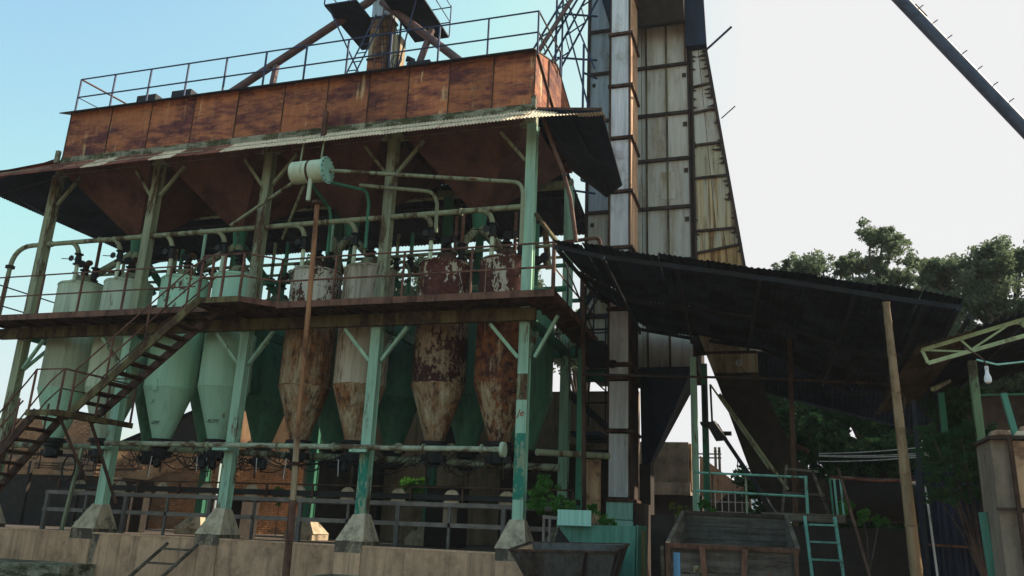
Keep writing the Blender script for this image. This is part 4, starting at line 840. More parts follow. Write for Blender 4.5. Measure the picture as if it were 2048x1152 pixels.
# scaffolding and ladder bridge up at the back
sl = thing('ladder_bridge', (-6, 22.5, 13), 'dark blue lattice ladder rising from bin roof to the tower with guard rails', 'lattice')
def lat(p, q, w_, n, mat='bluesteel', th=.05, br=.035):
    p, q, w_ = V(p), V(q), V(w_)
    for s in (0, 1): MB().bar(p + w_ * s, q + w_ * s, th).build('chord', mat, sl)
    for k in range(n): MB().bar(p.lerp(q, k / n) + w_ * (k % 2), p.lerp(q, (k + 1) / n) + w_ * ((k + 1) % 2), br).build('lattice_bar', mat, sl)
lat((-7.0, 22.0, 14.6), (-4.6, 22.0, 18.9), (.45, 0, -.1), 9)
lat((-6.3, 22.6, 14.9), (-4.3, 22.6, 18.9), (.4, 0, -.1), 8)
MB().bar((-6.75, 21.6, 14.2), (-4.9, 22.2, 18.0), .12).build('chord', 'tubebrown', sl)
MB().bar((-5.75, 22, 16.5), (-4.8, 22, 12.6), .05).build('stay', 'bluesteel', sl)
MB().bar((-5.9, 22, 17.5), (-4.7, 22, 14.2), .05).build('stay', 'bluesteel', sl)
MB().bar((-5.95, 22, 12.5), (-5.95, 22, 18.5), .06).build('upright', 'bluesteel', sl)
MB().bar((-5.75, 22, 12.5), (-5.75, 22, 18.5), .05).build('upright', 'bluesteel', sl)
MB().bar((-5.05, 22, 10.5), (-5.05, 22, 15.1), .06).build('upright', 'bluesteel', sl)
for z, x0 in ((16.45, -5.9), (14.85, -5.9), (14.2, -5.05), (12.95, -5.05), (12.8, -5.05), (10.6, -5.05), (10.3, -5.3)): MB().bar((x0, 22, z - .1), (-4.75, 22.6, z), .05).build('rail', 'bluesteel', sl)
# side platform between frame and tower
sp = thing('access_stair', (-4.6, 22.5, 4), 'dark access platforms and stair flights in the gap between silo frame and tower', 'staircase')
for z in (5.6, 6.1, 4.0): MB().bar((-5.3, 22.6, z), (-4.2, 22.6, z), .05).build('rail', 'dark', sp)
MB().bar((-5.6, 23.2, 4.4), (-3.9, 23.2, 2.9), .05, .2).build('stringer', 'dark', sp); MB().bar((-5.6, 23.2, 5.4), (-3.9, 23.2, 3.9), .04).build('handrail', 'dark', sp)
for x in (-5.0, -4.5): MB().bar((x, 23.2, 3.4), (x, 23.2, 5.0), .04).build('post', 'dark', sp)
MB().bar((-5.4, 23.2, 6.6), (-4.2, 22.9, 8.4), .05, .18).build('stringer', 'dark', sp)
MB().box(-4.95, -4.2, 20.8, 22.8, 2.9, 3.0).build('deck_plate', 'navy', sp)
MB().box(-4.9, -4.15, 21, 22.8, 5.0, 5.4).build('motor_box', 'dark', sp)
MB().tube([(-4.4, 21.8, 5.3), (-4.15, 21.6, 4.9), (-3.95, 21.45, 4.85)], .12, 8).build('blower_pipe', 'black', sp)
MB().box(-4.55, -4.2, 20.9, 21.1, -.6, 2.3).build('timber_door', 'plaster', sp)
wp = thing('white_pipe', (-4.1, 21.2, 1), 'thin white plastic pipe standing left of the elevator leg', 'pipe')
MB().tube([(-4.33, 21.0, .9), (-4.27, 21.0, 2.15)], .035, 8).build('pipe', 'white', wp, True); MB().tube([(-4.27, 21, 2.13), (-4.27, 21, 2.2)], .055, 10).build('cap', 'white', wp)

# ------------------------------------------------------------------ shed roof (dark, seen from below)
sh = thing('shed_roof', (-.5, 18, 5), 'large dark corrugated lean-to roof in front of the tower, seen from below', 'roof')
FP = [(-4.0, 15.0, 6.06), (-3.0, 15, 5.81), (-1.42, 15, 5.50), (.26, 15, 5.16), (2.05, 15, 4.78), (3.16, 15, 4.53)]
BP = [(-4.35, 21.2, 6.8), (-3.54, 23.4, 6.3), (-1.91, 23.4, 5.95), (-.2, 22.8, 5.52), (1.96, 22.8, 4.25), (3.45, 21.6, 4.15)]
def lerpl(Pp, f):
    f *= len(Pp) - 1; i = min(int(f), len(Pp) - 2); return V(Pp[i]).lerp(V(Pp[i + 1]), f - i)
ns = 9
for k in range(ns):
    f0, f1 = k / ns, (k + 1) / ns + .005
    for a, c in ((0, .53), (.51, 1)):
        o = V((0, 0, .03 * (k % 2) + (.035 if a == 0 else 0)))
        A_, B_, C_, D_ = lerpl(FP, f0).lerp(lerpl(BP, f0), a), lerpl(FP, f1).lerp(lerpl(BP, f1), a), lerpl(FP, f1).lerp(lerpl(BP, f1), c), lerpl(FP, f0).lerp(lerpl(BP, f0), c)
        if a == 0: A_ += V((random.uniform(-.03, .03), random.uniform(-.1, .06), 0)); B_ += V((0, random.uniform(-.1, .06), 0))
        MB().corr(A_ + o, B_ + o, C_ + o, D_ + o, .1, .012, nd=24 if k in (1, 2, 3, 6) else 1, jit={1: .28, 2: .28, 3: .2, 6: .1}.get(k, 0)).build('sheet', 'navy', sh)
for f in (.03, .5, .97):
    m = MB()
    for k in range(5): m.bar(lerpl(FP, k / 5).lerp(lerpl(BP, k / 5), f) - V((0, 0, .08)), lerpl(FP, (k + 1) / 5).lerp(lerpl(BP, (k + 1) / 5), f) - V((0, 0, .08)), .07, .09)
    m.build('purlin', 'dark', sh)
for f in (.02, .2, .38, .56, .74, .9, .985): MB().bar(lerpl(FP, f) - V((0, 0, .16)), lerpl(BP, f) - V((0, 0, .16)), .06, .08).build('rafter', 'dark', sh)
MB().bar((.34, 19, GZ), (.46, 19, 4.85), .1).build('post', 'rust', sh)
MB().bar((-4.36, 19.5, 4.22), (-.2, 19.5, 4.06), .05).build('tie_rail', 'rib', sh)
MB().bar((-.2, 19.5, 4.06), (3.4, 19.8, 3.9), .05).build('tie_rail', 'rib', sh)
MB().tube([(3.3, 15.3, 4.3), (3.35, 16.6, 4.25)], .04, 6).build('purlin', 'dark', sh)
bm = thing('bamboo_pole', (1.9, 13.5, GZ), 'pale bamboo pole propping the front edge of the dark shed roof', 'pole')
z = GZ; k = 0
while z < 4.1:
    z2 = min(z + random.uniform(.55, .8), 4.4); f0, f1 = (z - GZ) / 5.2, (z2 - GZ) / 5.2
    x0, x1_ = 2.02 - .1 * f0, 2.02 - .1 * f1
    MB().tube([(x0, 14.5, z), (x1_, 14.5, z2 - .02)], .105 - .045 * f0, 14, .103 - .045 * f1).build('segment', 'bamboo', bm, True)
    MB().tube([(x1_, 14.5, z2 - .02), (x1_, 14.5, z2)], .112 - .045 * f1, 14).build('node', 'bamboo', bm, True); z = z2
MB().tube(arc((1.98, 14.4, 2.9), (2.1, 14.35, 2.75), (2.0, 14.4, 2.55)), .006, 5).build('wire', 'rust', bm)
# low roof behind
lr = thing('low_shed_roof', (1.8, 24, 4), 'lower dark roof behind the big shed roof, trees showing beneath it', 'roof')
MB().corr((-.35, 23.1, 5.5), (4.4, 23.1, 4.3), (4.4, 24.4, 3.3), (-.35, 24.4, 4.6), .12, .02).build('sheet', 'navy', lr)
MB().bar((-.3, 24.3, 4.58), (4.3, 24.3, 3.28), .06).build('purlin', 'dark', lr)
MB().bar((4.4, 23.5, GZ), (4.4, 23.5, 3.5), .1).build('post', 'dark', lr)
dr = thing('dark_tank', (2.3, 21.5, 1), 'dark rounded sheet roof with a red rusty edge behind the green steps', 'roof')
MB().tube([(1.25, 21.5, 1.55), (2.1, 21.5, 1.53), (3.2, 21.5, 1.5)], .5, 24).build('shell', 'black', dr, True)
MB().tube([(1.25, 21.2, 2.0), (2.3, 21.2, 1.93), (3.2, 21.2, 1.98)], .03, 6).build('edge', 'corrrust', dr)

# ------------------------------------------------------------------ steel skip, green bin
sk = thing('steel_skip', (-3.7, 15.8, -.3), 'dark riveted steel skip with a bright worn inside, in front of the wall', 'skip')
t0, t1, u0, u1 = -4.72, -2.75, 15.2, 16.6; b0, b1, v0, v1 = -4.35, -2.98, 15.5, 16.3; zt, zz = .18, -.55
T = [(t0, u0, zt - .03), (t1, u0, zt + .02), (t1, u1, zt + .15), (t0, u1, zt + .1)]; Bo = [(b0, v0, zz), (b1, v0, zz), (b1, v1, zz), (b0, v1, zz)]
for i in range(4):
    j = (i + 1) % 4; MB().plate([Bo[i], Bo[j], T[j], T[i]], .025).build('side_plate', 'skipout', sk)
    MB().bar(V(T[i]), V(T[j]), .05, .04).build('rim', 'rust', sk)
MB().plate(Bo[::-1], .02).build('bottom_plate', 'skipout', sk)
MB().plate([(T[3][0] + .05, T[3][1] - .03, .27), (T[2][0] - .05, T[2][1] - .03, .32), (T[2][0] - .12, T[2][1] - .12, -.05), (T[3][0] + .12, T[3][1] - .12, -.05)][::-1], .01).build('inner_lining', 'skipin', sk)
MB().plate([(T[3][0] + .06, T[3][1] - .06, .26), (T[0][0] + .06, T[0][1] + .06, .15), (T[0][0] + .15, T[0][1] + .1, -.05), (T[3][0] + .15, T[3][1] - .1, -.05)], .01).build('inner_lining', 'legside', sk)
MB().bar((-3.28, 15.17, zt), (-3.45, 15.47, zz), .04).build('rib', 'rust', sk)
for k in range(7): MB().disc((-4.5 + k * .28, 16.53, .13), (0, 1, 0), .015, .03, 8).build('rivet_hole', 'black', sk)
for x in (-4.1, -3.2):
    MB().disc((x, 15.6, -.95), (0, 1, 0), .25, .1, 20).build('wheel', 'black', sk, True); MB().disc((x, 16.2, -.95), (0, 1, 0), .25, .1, 20).build('wheel', 'black', sk, True)
    MB().bar((x, 15.9, -.95), (x, 15.9, -.5), .1).build('axle_stand', 'black', sk)
gb = thing('green_hopper_bin', (-3.5, 17.6, -.6), 'sea green sheet metal intake hopper behind the dark skip', 'hopper')
MB().plate([(-3.55, 17.3, -.35), (-2.72, 17.3, -.35), (-2.70, 17.3, .68), (-4.36, 17.3, .66)], .05).build('front_plate', 'bigbin', gb)
MB().plate([(-3.4, 17.28, -1.2), (-2.8, 17.28, -1.2), (-2.76, 17.28, -.36), (-3.5, 17.28, -.36)], .6).build('lower_chute', 'bigbin', gb)
MB().plate([(-2.72, 17.3, -1.2), (-2.72, 18.6, -1.2), (-2.68, 18.6, .7), (-2.68, 17.3, .7)], .04).build('side_plate', 'bigbin', gb)
MB().box(-4.3, -3.6, 17.1, 17.14, .64, .95).build('name_board', 'mint', gb)
for x in (-4.68, -4.55): MB().bar((x, 17.45, -.1), (x, 17.45, .8), .05).build('leg', 'steelgrey', gb)
MB().bar((-4.7, 17.45, .8), (-4.35, 17.45, .78), .07).build('top_rail', 'steelgrey', gb)
MB().plate([(-4.6, 17.4, -.1), (-3.7, 17.4, -.1), (-4.35, 17.4, .55)], .1).build('black_chute', 'black', gb)

# ------------------------------------------------------------------ trailer
tr = thing('tipping_trailer', (-.6, 12.5, GZ), 'old wooden sided farm trailer with rusty rims and a blue patch, open towards the viewer', 'trailer')
F = (-1.45, .25, 12.0, .38); Bk = (-1.58, .16, 15.4, .92)
for k in range(3):      # front planks between rusty stakes
    z0 = -.62 + k * .33
    for a, c in ((-1.40, -1.02), (-.94, -.46), (-.38, .16)):
        MB().box(a, c, 11.99, 12.03, z0 + .01, z0 + .32).build('plank', 'planks', tr)
MB().box(-1.47, .27, 11.95, 12.06, .36, .42).build('rim', 'rust', tr)
for x, dx in ((-.98, .1), (-.42, -.08)): MB().bar((x, 11.93, .38), (x + dx, 11.9, -.7), .07, .05).build('stake', 'railrust', tr)
MB().bar((-.92, 11.9, -.02), (-.48, 11.9, -.04), .05, .05).build('cross_bar', 'railrust', tr)
for x in (-1.44, .22): MB().bar((x, 11.97, -.7), (x, 11.97, .4), .06).build('corner_post', 'rust', tr)
MB().bar((-1.5, 12.05, -.7), (-1.53, 12.05, .38), .05).build('corner_post', 'wood', tr)
MB().box(-1.37, -1.28, 11.975, 11.985, -.25, .3).build('blue_patch', 'bluepaint', tr)
MB().box(-1.1, -1.0, 11.975, 11.985, .05, .14).build('green_patch', 'green_old', tr)
MB().box(-.94, -.84, 11.96, 11.98, -.9, -.5).build('green_patch', 'green_old', tr)
for k in range(6):      # headboard
    z0 = -.35 + k * .21; MB().box(-1.56, .14, 15.4, 15.44, z0 + .005, z0 + .205).build('plank', 'planks', tr)
MB().bar((-1.6, 15.4, .93), (.18, 15.4, .91), .06).build('rim', 'rib', tr)
for s, x0, x1_ in ((0, -1.45, -1.58), (1, .25, .16)):
    for k in range(3):
        f0, f1 = k / 3, (k + 1) / 3
        q = [(x0, 12.05, -.6 + f0 * .98), (x1_, 15.4, -.3 + f0 * 1.2), (x1_, 15.4, -.3 + f1 * 1.2), (x0, 12.05, -.6 + f1 * .98)]
        MB().plate(q if s else q[::-1], .03).build('side_board', 'planks', tr)
    MB().bar((x0, 12.0, .40), (x1_, 15.4, .93), .06, .05).build('rim', 'wood', tr)
MB().box(-1.45, .2, 12.05, 15.4, -.62, -.58).build('floor_board', 'planks', tr)
lo = MB()
for k in range(500):
    x = random.uniform(-1.3, .1); y = random.uniform(13.2, 15.3); z = -.35 + .5 * (y - 13) / 2.3 * (1 - .3 * abs(x + .6)) + random.uniform(-.03, .05); a = random.uniform(0, 6.28)
    lo.bar((x, y, z), (x + .15 * math.cos(a), y + .1 * math.sin(a), z + random.uniform(-.03, .06)), .012, .008)
lo.plate([(-1.4, 13.0, -.45), (.1, 13, -.45), (.1, 15.35, .2), (-1.4, 15.35, .2)], .05); lo.build('straw_load', 'dry', tr, kind='stuff')
for k in range(5): MB().bar((-.2 + k * .06, 14 + k * .2, .05), (.2 + k * .02, 14.6, .35 + k * .04), .03).build('stick', 'wood', tr)
MB().box(-.14, -.11, 11.93, 11.96, -.08, .1).build('latch', 'rust', tr); MB().disc((-.125, 11.9, -.06), (0, 1, 0), .03, .03, 10).build('latch_ring', 'steelgrey', tr)
for x in (-1.2, 0.0):
    for y in (12.8, 14.9):
        w_ = MB().disc((x, y, -.82), (1, 0, 0), .38, .2, 24).build('wheel', 'black', tr, True)
MB().bar((-1.2, 12.8, -.75), (0, 12.8, -.75), .1).build('axle', 'black', tr); MB().bar((-1.2, 14.9, -.75), (0, 14.9, -.75), .1).build('axle', 'black', tr)
MB().box(-1.3, .1, 12.1, 15.3, -.7, -.63).build('chassis', 'black', tr)

# ------------------------------------------------------------------ catwalk with turquoise steps
cw = thing('green_catwalk', (.6, 15.5, 0), 'turquoise railed catwalk with steep green steps right of the trailer', 'catwalk')
MB().box(-.25, 1.12, 15.6, 16.4, .92, .97).build('deck_plate', 'rust', cw)
MB().box(-.25, 1.12, 15.56, 15.6, .84, .98).build('fascia', 'wood', cw)
for z, x0 in ((1.6, -1.45), (1.27, -1.4)): MB().tube([(x0, 16, z + .07), (.52, 15.7, z)], .022, 6).build('rail', 'turq', cw)
MB().bar((.52, 15.65, .95), (.52, 15.65, 1.62), .05).build('post', 'turq', cw); MB().bar((-1.1, 16, 1.05), (-1.1, 16, 1.65), .035).build('post', 'rust', cw); MB().bar((-.5, 15.9, .95), (-.5, 15.9, 1.62), .035).build('post', 'green_old', cw)
for x in (.95, 1.02, 1.12): MB().bar((x, 15.9, .96), (x - .02, 15.9, 1.6), .035).build('post', 'dkgreen' if x < 1 else 'turq', cw)
for s, x in ((0, .50), (1, .98)): MB().bar((x + .04, 14.6, -.75), (x - .04, 15.5, .92), .05, .08).build('stringer', 'turq', cw)
for k in range(6):
    f = (k + .5) / 6; MB().box(.52, .98, 14.6 + .9 * f - .08, 14.6 + .9 * f + .08, -.75 + 1.67 * f, -.72 + 1.67 * f).build('tread', 'turq', cw)
MB().bar((1.06, 15.6, 1.75), (1.32, 14.3, .0), .04).build('handrail', 'rust', cw); MB().bar((1.27, 14.2, GZ), (1.25, 14.2, .02), .06).build('post', 'turq', cw)
sw = thing('trestle', (.4, 16.5, .96), 'small wooden trestle standing on the catwalk', 'trestle')
for a, c in (((.1, 16.2, .98), (.22, 16.2, 1.85)), ((.9, 16.2, .98), (.66, 16.2, 1.75))): MB().bar(a, c, .05).build('leg', 'wood', sw)
MB().bar((.15, 16.2, 1.35), (.85, 16.2, 1.33), .04).build('rung', 'wood', sw); MB().bar((.2, 16.2, 1.78), (.75, 16.2, 1.74), .04).build('rung', 'wood', sw)

# ------------------------------------------------------------------ buildings seen through the gap
cb = thing('concrete_hopper_building', (-3.9, 32, 0), 'brown concrete hopper building seen beneath the tower', 'building')
MB().box(-5.0, -3.05, 32, 34, 2.45, 3.95).build('upper_wall', 'wallgrey', cb)
MB().box(-3.04, -2.95, 32.1, 34, 2.2, 3.9).build('side_board', 'plaster', cb)
MB().box(-5.3, -3.0, 31.9, 34, 2.0, 2.45).build('ledge', 'wallgrey', cb); MB().box(-5.3, -2.6, 32.2, 34, GZ, 2.0).build('lower_wall', 'nearblack', cb)
MB().box(-6.2, -1.6, 31.0, 31.3, GZ, 1.35).build('yard_wall', 'nearblack', cb)
gb2 = thing('gable_building', (-1.9, 34, 0), 'brown rendered gable wall sloping down to the right behind the green post', 'building')
MB().plate([(-2.9, 34, GZ), (-.9, 34, GZ), (-.9, 34, 2.4), (-1.6, 34, 2.75), (-2.8, 34, 3.65)], .3).build('wall', 'wallgrey', gb2)
MB().plate([(-2.6, 33.6, 1.4), (-.6, 33.6, 1.3), (-1.3, 33.6, 2.2), (-1.8, 33.6, 2.15)], .1).build('lean_to_roof', 'black', gb2)
far = []
for k, (x, lb) in enumerate([(-3.6, 'leftmost of three pale round-topped tanks in the far gap'), (-2.6, 'middle one of three pale round-topped tanks in the far gap'), (-1.5, 'rightmost of three pale round-topped tanks in the far gap')]):
    t = thing('far_tank', (x * 1, 70, 0), lb, 'tank', 'pale tanks far behind the gap')
    MB().lathe(x, 70, [(.55, GZ), (.55, 4.9), (.5, 5.1), (.3, 5.25), (.01, 5.3)], 20).build('shell', 'legpanel', t, True)
    MB().disc((x + .1, 69.44, 4.7), (0, 1, 0), .13, .05, 12).build('porthole', 'dark', t)
up_ = thing('utility_pole', (-3.0, 45, 0), 'double utility pole with crossarms and insulators in the far gap', 'pole')
for x in (-2.9, -2.7): MB().bar((x, 45, GZ), (x, 45, 5.1), .13).build('pole', 'wood', up_)
for z in (4.75, 4.55): MB().bar((-4.4, 45, z), (-2.6, 45, z), .07).build('crossarm', 'wood', up_)
for x in (-3.4, -3.3, -2.9, -2.7): MB().lathe(x, 45, [(.05, 4.8), (.09, 4.9), (.05, 4.95), (.07, 5.05)], 8).build('insulator', 'dark', up_)
MB().tube([(-1.75, 44, GZ), (-1.75, 44, 4.6)], .03, 6).build('thin_mast', 'dark', up_)
ff = thing('wire_fence', (-1.6, 30, 0), 'pale metal lattice fence in the bright gap behind the chute', 'fence')
for k in range(8): MB().bar((-2.2 + k * .22, 30, 0.3), (-2.2 + k * .22, 30, 2.1), .025).build('bar', 'legpanel', ff)
for k in range(6): MB().bar((-2.25, 30, .4 + k * .33), (-.6, 30, .4 + k * .33), .025).build('bar', 'legpanel', ff)
# dark yard wall under shed
yw = thing('yard_wall', (1, 18.5, GZ), 'dark wall in shade behind the green steps', 'wall')
MB().box(-2.6, 4.2, 18.6, 18.8, GZ, .82).build('wall', 'nearblack', yw)
MB().box(.9, 2.4, 18.5, 18.6, GZ, -.4).build('low_step', 'wood', yw)
dp = thing('dark_wall', (-2.4, 19.5, GZ), 'black shaded wall between elevator boot and trailer', 'wall')
MB().box(-2.66, -1.5, 19.0, 19.3, GZ, .95).build('wall', 'nearblack', dp)
MB().bar((-2.6, 17.5, GZ), (-2.6, 17.5, .6), .07).build('post', 'olive', dp)

# ------------------------------------------------------------------ right hand shed
rs = thing('right_shed', (3, 14, 2.5), 'pale green lattice truss carrying a dark mossy sheet roof at the right edge', 'shed')
tp = lambda f: V((2.3 + 3.2 * f, 14, 3.47 + .97 * f)); bt = lambda f: V((2.37 + 3.2 * f, 14, 3.26 + .93 * f))
for i in range(1):
    MB().bar(tp(0), tp(1), .05, .06).build('top_chord', 'trussgreen', rs); MB().bar(bt(0), bt(1), .05, .06).build('bottom_chord', 'trussgreen', rs)
    MB().bar(tp(0), bt(0), .045).build('web_bar', 'trussgreen', rs)
    for a, c in ((.0, .18), (.4, .18), (.4, .62), (.8, .62)): MB().bar(tp(a), bt(c), .03).build('web_bar', 'trussgreen', rs)
    for a in (.17, .43): MB().bar(tp(a), bt(a + .03), .03).build('web_bar', 'trussgreen', rs)
for k in range(4):
    f0, f1 = k * .27 - .03, (k + 1) * .27 - .03; o = V((0, 0, .06 + .02 * (k % 2)))
    MB().corr(tp(f0) + o + V((0, -.15, 0)), tp(f1) + o + V((0, -.15, 0)), tp(f1) + o + V((0, 6, -.2)), tp(f0) + o + V((0, 6, -.2)), .12, .02).build('sheet', 'navy' if k else 'wood', rs)
MB().bar((3.0, 14.1, .9), (3.0, 14.1, 3.3), .11).build('post', 'postgreen', rs)
MB().bar((2.95, 16.5, 1.6), (2.95, 16.5, 3.2), .1).build('post', 'dkgreen', rs)
MB().bar((2.45, 14.3, 2.9), (3.3, 17.5, 3.6), .06).build('brace', 'olive', rs)
MB().box(3.3, 6.5, 15.5, 15.6, 2.2, 3.0).build('back_board', 'rib', rs)
MB().bar((3.3, 15.4, 2.98), (6, 15.4, 3.02), .03).build('rail', 'dkgreen', rs)
MB().bar((3.12, 12.6, 1.85), (3.02, 12.6, 2.55), .07).build('prop', 'bigbin', rs)
MB().tube([(3.05, 14, 3.3), (3.3, 13.9, 3.2), (4.3, 13.9, 3.3), (5.5, 13.9, 3.5)], .015, 5).build('pipe', 'mint', rs)
lb_ = thing('light_bulb', (3.08, 13.6, 2.8), 'white light bulb hanging from a wire under the right truss', 'bulb')
MB().lathe(3.08, 13.6, [(.015, 2.86), (.042, 2.875), (.052, 2.91), (.046, 2.96), (.028, 3.01), (.024, 3.06)], 20).build('bulb', 'glassbulb', lb_, True)
MB().lathe(3.08, 13.6, [(.028, 3.06), (.028, 3.12)], 12).build('socket', 'white', lb_, True)
MB().tube(arc((3.08, 13.6, 3.12), (3.1, 13.6, 3.25), (2.85, 13.8, 3.45)), .012, 5).build('flex', 'rust', lb_)
# pillar
pr2 = thing('plastered_pillar', (3.3, 12.5, GZ), 'crumbling plastered masonry wall at the right edge with a rusty post in front', 'wall')
MB().box(2.78, 2.99, 12.55, 13.4, GZ, 1.93).build('side_wall', 'wallgrey', pr2)
for k, (z0, z1, a, c) in enumerate([(1.0, 1.9, 3.02, 3.4), (.0, .98, 3.02, 3.4), (GZ, -.02, 3.02, 3.4), (1.25, 1.9, 2.985, 3.0)]): MB().box(a, c, 12.5 + k * .004, 12.9, z0, z1).build('plaster', ['plaster', 'wallgrey', 'plinth', 'plinth'][k], pr2)
MB().box(3.4, 6, 12.54, 12.9, GZ, 1.9).build('plaster', 'plaster', pr2)
MB().box(2.74, 6, 12.45, 13.4, 1.92, 1.96).build('coping', 'rib', pr2); MB().box(2.74, 6, 12.46, 12.5, 1.0, 1.04).build('string_course', 'rib', pr2); MB().box(2.74, 6, 12.47, 12.5, -.35, -.31).build('string_course', 'rib', pr2)
MB().bar((3.0, 12.42, GZ), (2.98, 12.42, 1.92), .05).build('post', 'rust', pr2)
for k in range(26):
    a = random.random(); x = 2.85 + a * .9; r_ = random.uniform(.06, .14); y = 12.6 + random.random() * .3
    z = 1.97 + a * .28 * random.random()
    m = MB().lathe(x, y, [(r_ * .5, z - r_ * .5), (r_, z), (r_ * .6, z + r_ * .5)], random.choice([5, 6, 7])); m.build('rubble', random.choice(['plinth', 'wallgrey', 'plaster']), pr2)
sgp = thing('leaning_green_post', (2.9, 13, 0), 'dark green steel prop leaning at the foot of the crumbling wall', 'post')
MB().bar((2.72, 13.2, 1.0), (2.8, 13.2, GZ), .09).build('prop', 'bigbin', sgp)
df = thing('corrugated_fence', (2.9, 15.5, GZ), 'dark corrugated sheet fence in deep shade beside the bamboo pole', 'fence')
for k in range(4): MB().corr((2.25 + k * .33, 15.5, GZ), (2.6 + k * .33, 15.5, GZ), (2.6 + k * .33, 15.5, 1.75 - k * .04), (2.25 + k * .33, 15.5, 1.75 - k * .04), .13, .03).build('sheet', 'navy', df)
MB().bar((2.28, 15.4, GZ), (2.32, 15.4, 2.9), .06).build('post', 'dark', df); MB().bar((2.45, 15.3, GZ), (2.36, 15.3, 1.5), .03).build('post', 'legpanel', df)
MB().bar((2.3, 15.42, .55), (3.3, 15.42, .52), .04).build('rail', 'rust', df)
wr = thing('overhead_wires', (1.6, 19, 2.3), 'four thin pale wires strung across under the shed roof', 'wires')
for k, (z0, z1) in enumerate(((2.40, 2.36), (2.36, 2.24), (2.34, 2.2), (2.22, 2.18))): MB().tube(arc((1.0, 20.5, z0 + .08), (1.9, 19, (z0 + z1) / 2 - .03), (2.9, 17.6, z1)), .009, 5).build('wire', 'legpanel', wr)
po = thing('clay_pot', (1.75, 14, GZ), 'broken clay pot at the foot of the bamboo pole', 'pot')
MB().lathe(1.68, 14.9, [(.14, -1.2), (.2, -.3), (.22, -.1), (.25, -.08), (.24, .0), (.12, .03)], 20).build('pot', 'plinth', po, True)

# ------------------------------------------------------------------ big tube in the sky
bt_ = thing('spout_tube', (4, 20, 10), 'blue grey pipe with small step pegs crossing the sky at the top right', 'pipe')
pa, pb = V((2.2, 20, 16.2)), V((7.3, 20, 7.6))
MB().tube([pa, pb], .155, 20).build('pipe', 'tubeblue', bt_, True)
dd = (pb - pa).normalized(); nn = V((-dd.z, 0, dd.x)); nn = nn if nn.x > 0 else -nn
for k in range(12):
    c = pa.lerp(pb, .27 + k * .055); MB().bar(c + nn * .14, c + nn * .14 + V((.14, 0, .1)), .02).build('peg', 'dark', bt_)
c = pa.lerp(pb, .31); MB().bar(c + nn * .17, c + nn * .17 + dd * .45, .05).build('plate', 'tubebrown', bt_)
for q in (pa.lerp(pb, .02),): pass
MB().bar((7.3, 20, 7.6), (7.5, 20, GZ), .15).build('support_post', 'dark', bt_)
MB().bar((2.2, 20, 16.2), (2.1, 23, 16.6), .15).build('tower_tie', 'dark', bt_)

# ------------------------------------------------------------------ vegetation
def leaves(m, c, rad, n, size, squash=.8):
    for _ in range(n):
        u = V((random.gauss(0, 1), random.gauss(0, 1), random.gauss(0, 1))).normalized() * (random.random() ** .45)
        p = V(c) + V((u.x * rad, u.y * rad, u.z * rad * squash)); a = V((random.gauss(0, 1), random.gauss(0, 1), random.gauss(0, 1))).normalized()
        b_ = a.cross(V((random.gauss(0, 1), random.gauss(0, 1), random.gauss(0, 1)))).normalized(); s = size * random.uniform(.6, 1.3)
        k = len(m.v); m.v += [tuple(p - a * s), tuple(p + b_ * s * .45), tuple(p + a * s), tuple(p - b_ * s * .45)]; m.f.append((k, k + 1, k + 2, k + 3))
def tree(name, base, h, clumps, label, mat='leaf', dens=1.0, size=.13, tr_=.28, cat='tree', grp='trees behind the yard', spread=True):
    t = thing(name, base, label, cat, grp); bx, by, bz = base
    top = V((bx, by, bz + h * .5)); tk = MB(); tk.tube([V(base), V((bx + .1, by, bz + h * .25)), top], tr_, 10, tr_ * .6); fo = MB()
    for (cx, cy, cz, r_) in clumps:
        c = V((cx, cy, cz)); mid = top.lerp(c, .5) + V((random.uniform(-.3, .3), random.uniform(-.3, .3), random.uniform(0, .4)))
        tk.tube([top - V((0, 0, random.uniform(0, h * .15))), mid, c], tr_ * .38, 6, .03)
        for k in range(4):
            e = c + V((random.gauss(0, 1), random.gauss(0, 1), random.gauss(0, .8))).normalized() * r_ * random.uniform(.6, 1.05)
            tk.tube([c, c.lerp(e, .5) + V((0, 0, .1)), e], .03, 4, .008)
        ns_ = max(8, int(46 * r_))
        for k in range(ns_):
            u = V((random.gauss(0, 1), random.gauss(0, 1), random.gauss(0, 1))).normalized() * r_ * random.uniform(.2, 1.5)
            leaves(fo, c + V((u.x, u.y, u.z * .8)), r_ * random.uniform(.3, .6), int(95 * dens), size)
    tk.build('trunk', 'trunk', t, True); fo.build('crown', mat, t)
    return t
def cl(x0, x1, y, zt, zb_, n, r=(.6, 1.1), zfun=None):
    out = []
    for k in range(n):
        x = random.uniform(x0, x1); zz = zfun(x) if zfun else zt; out.append((x, y + random.uniform(-1.2, 1.2), random.uniform(zb_, zz), random.uniform(*r)))
    return out
random.seed(21)
lt = lambda xs: (lambda x: max((h - ((x - c) / w_) ** 2 * .6) for c, h, w_ in xs))
prof = lt([(.3, 10.9, .5), (1.4, 11.4, .6), (2.5, 11.5, .5), (3.75, 12.4, .9), (4.8, 11.0, .5), (5.6, 10.2, .6)])
def crown(x0, x1, y, zf, zlow, n, r=(.35, .65)):
    out = []
    for k in range(n):
        x = x0 + (x1 - x0) * (k + random.random()) / n; zz = zf(x) if callable(zf) else zf
        for q in range(3): out.append((x, y + random.uniform(-1.3, 1.3), zz - (zz - zlow) * (q + random.random() * .8) / 3 - (.1 if q else 0), random.uniform(*r) * (1 if q else .8)))
    return out
tree('broadleaf_tree', (3.2, 32, GZ), 13, crown(.1, 5.9, 32, prof, 6.4, 22), 'hazy green broadleaf tree behind the shed roof, topped by a thin leafy spire', size=.075, dens=.55)
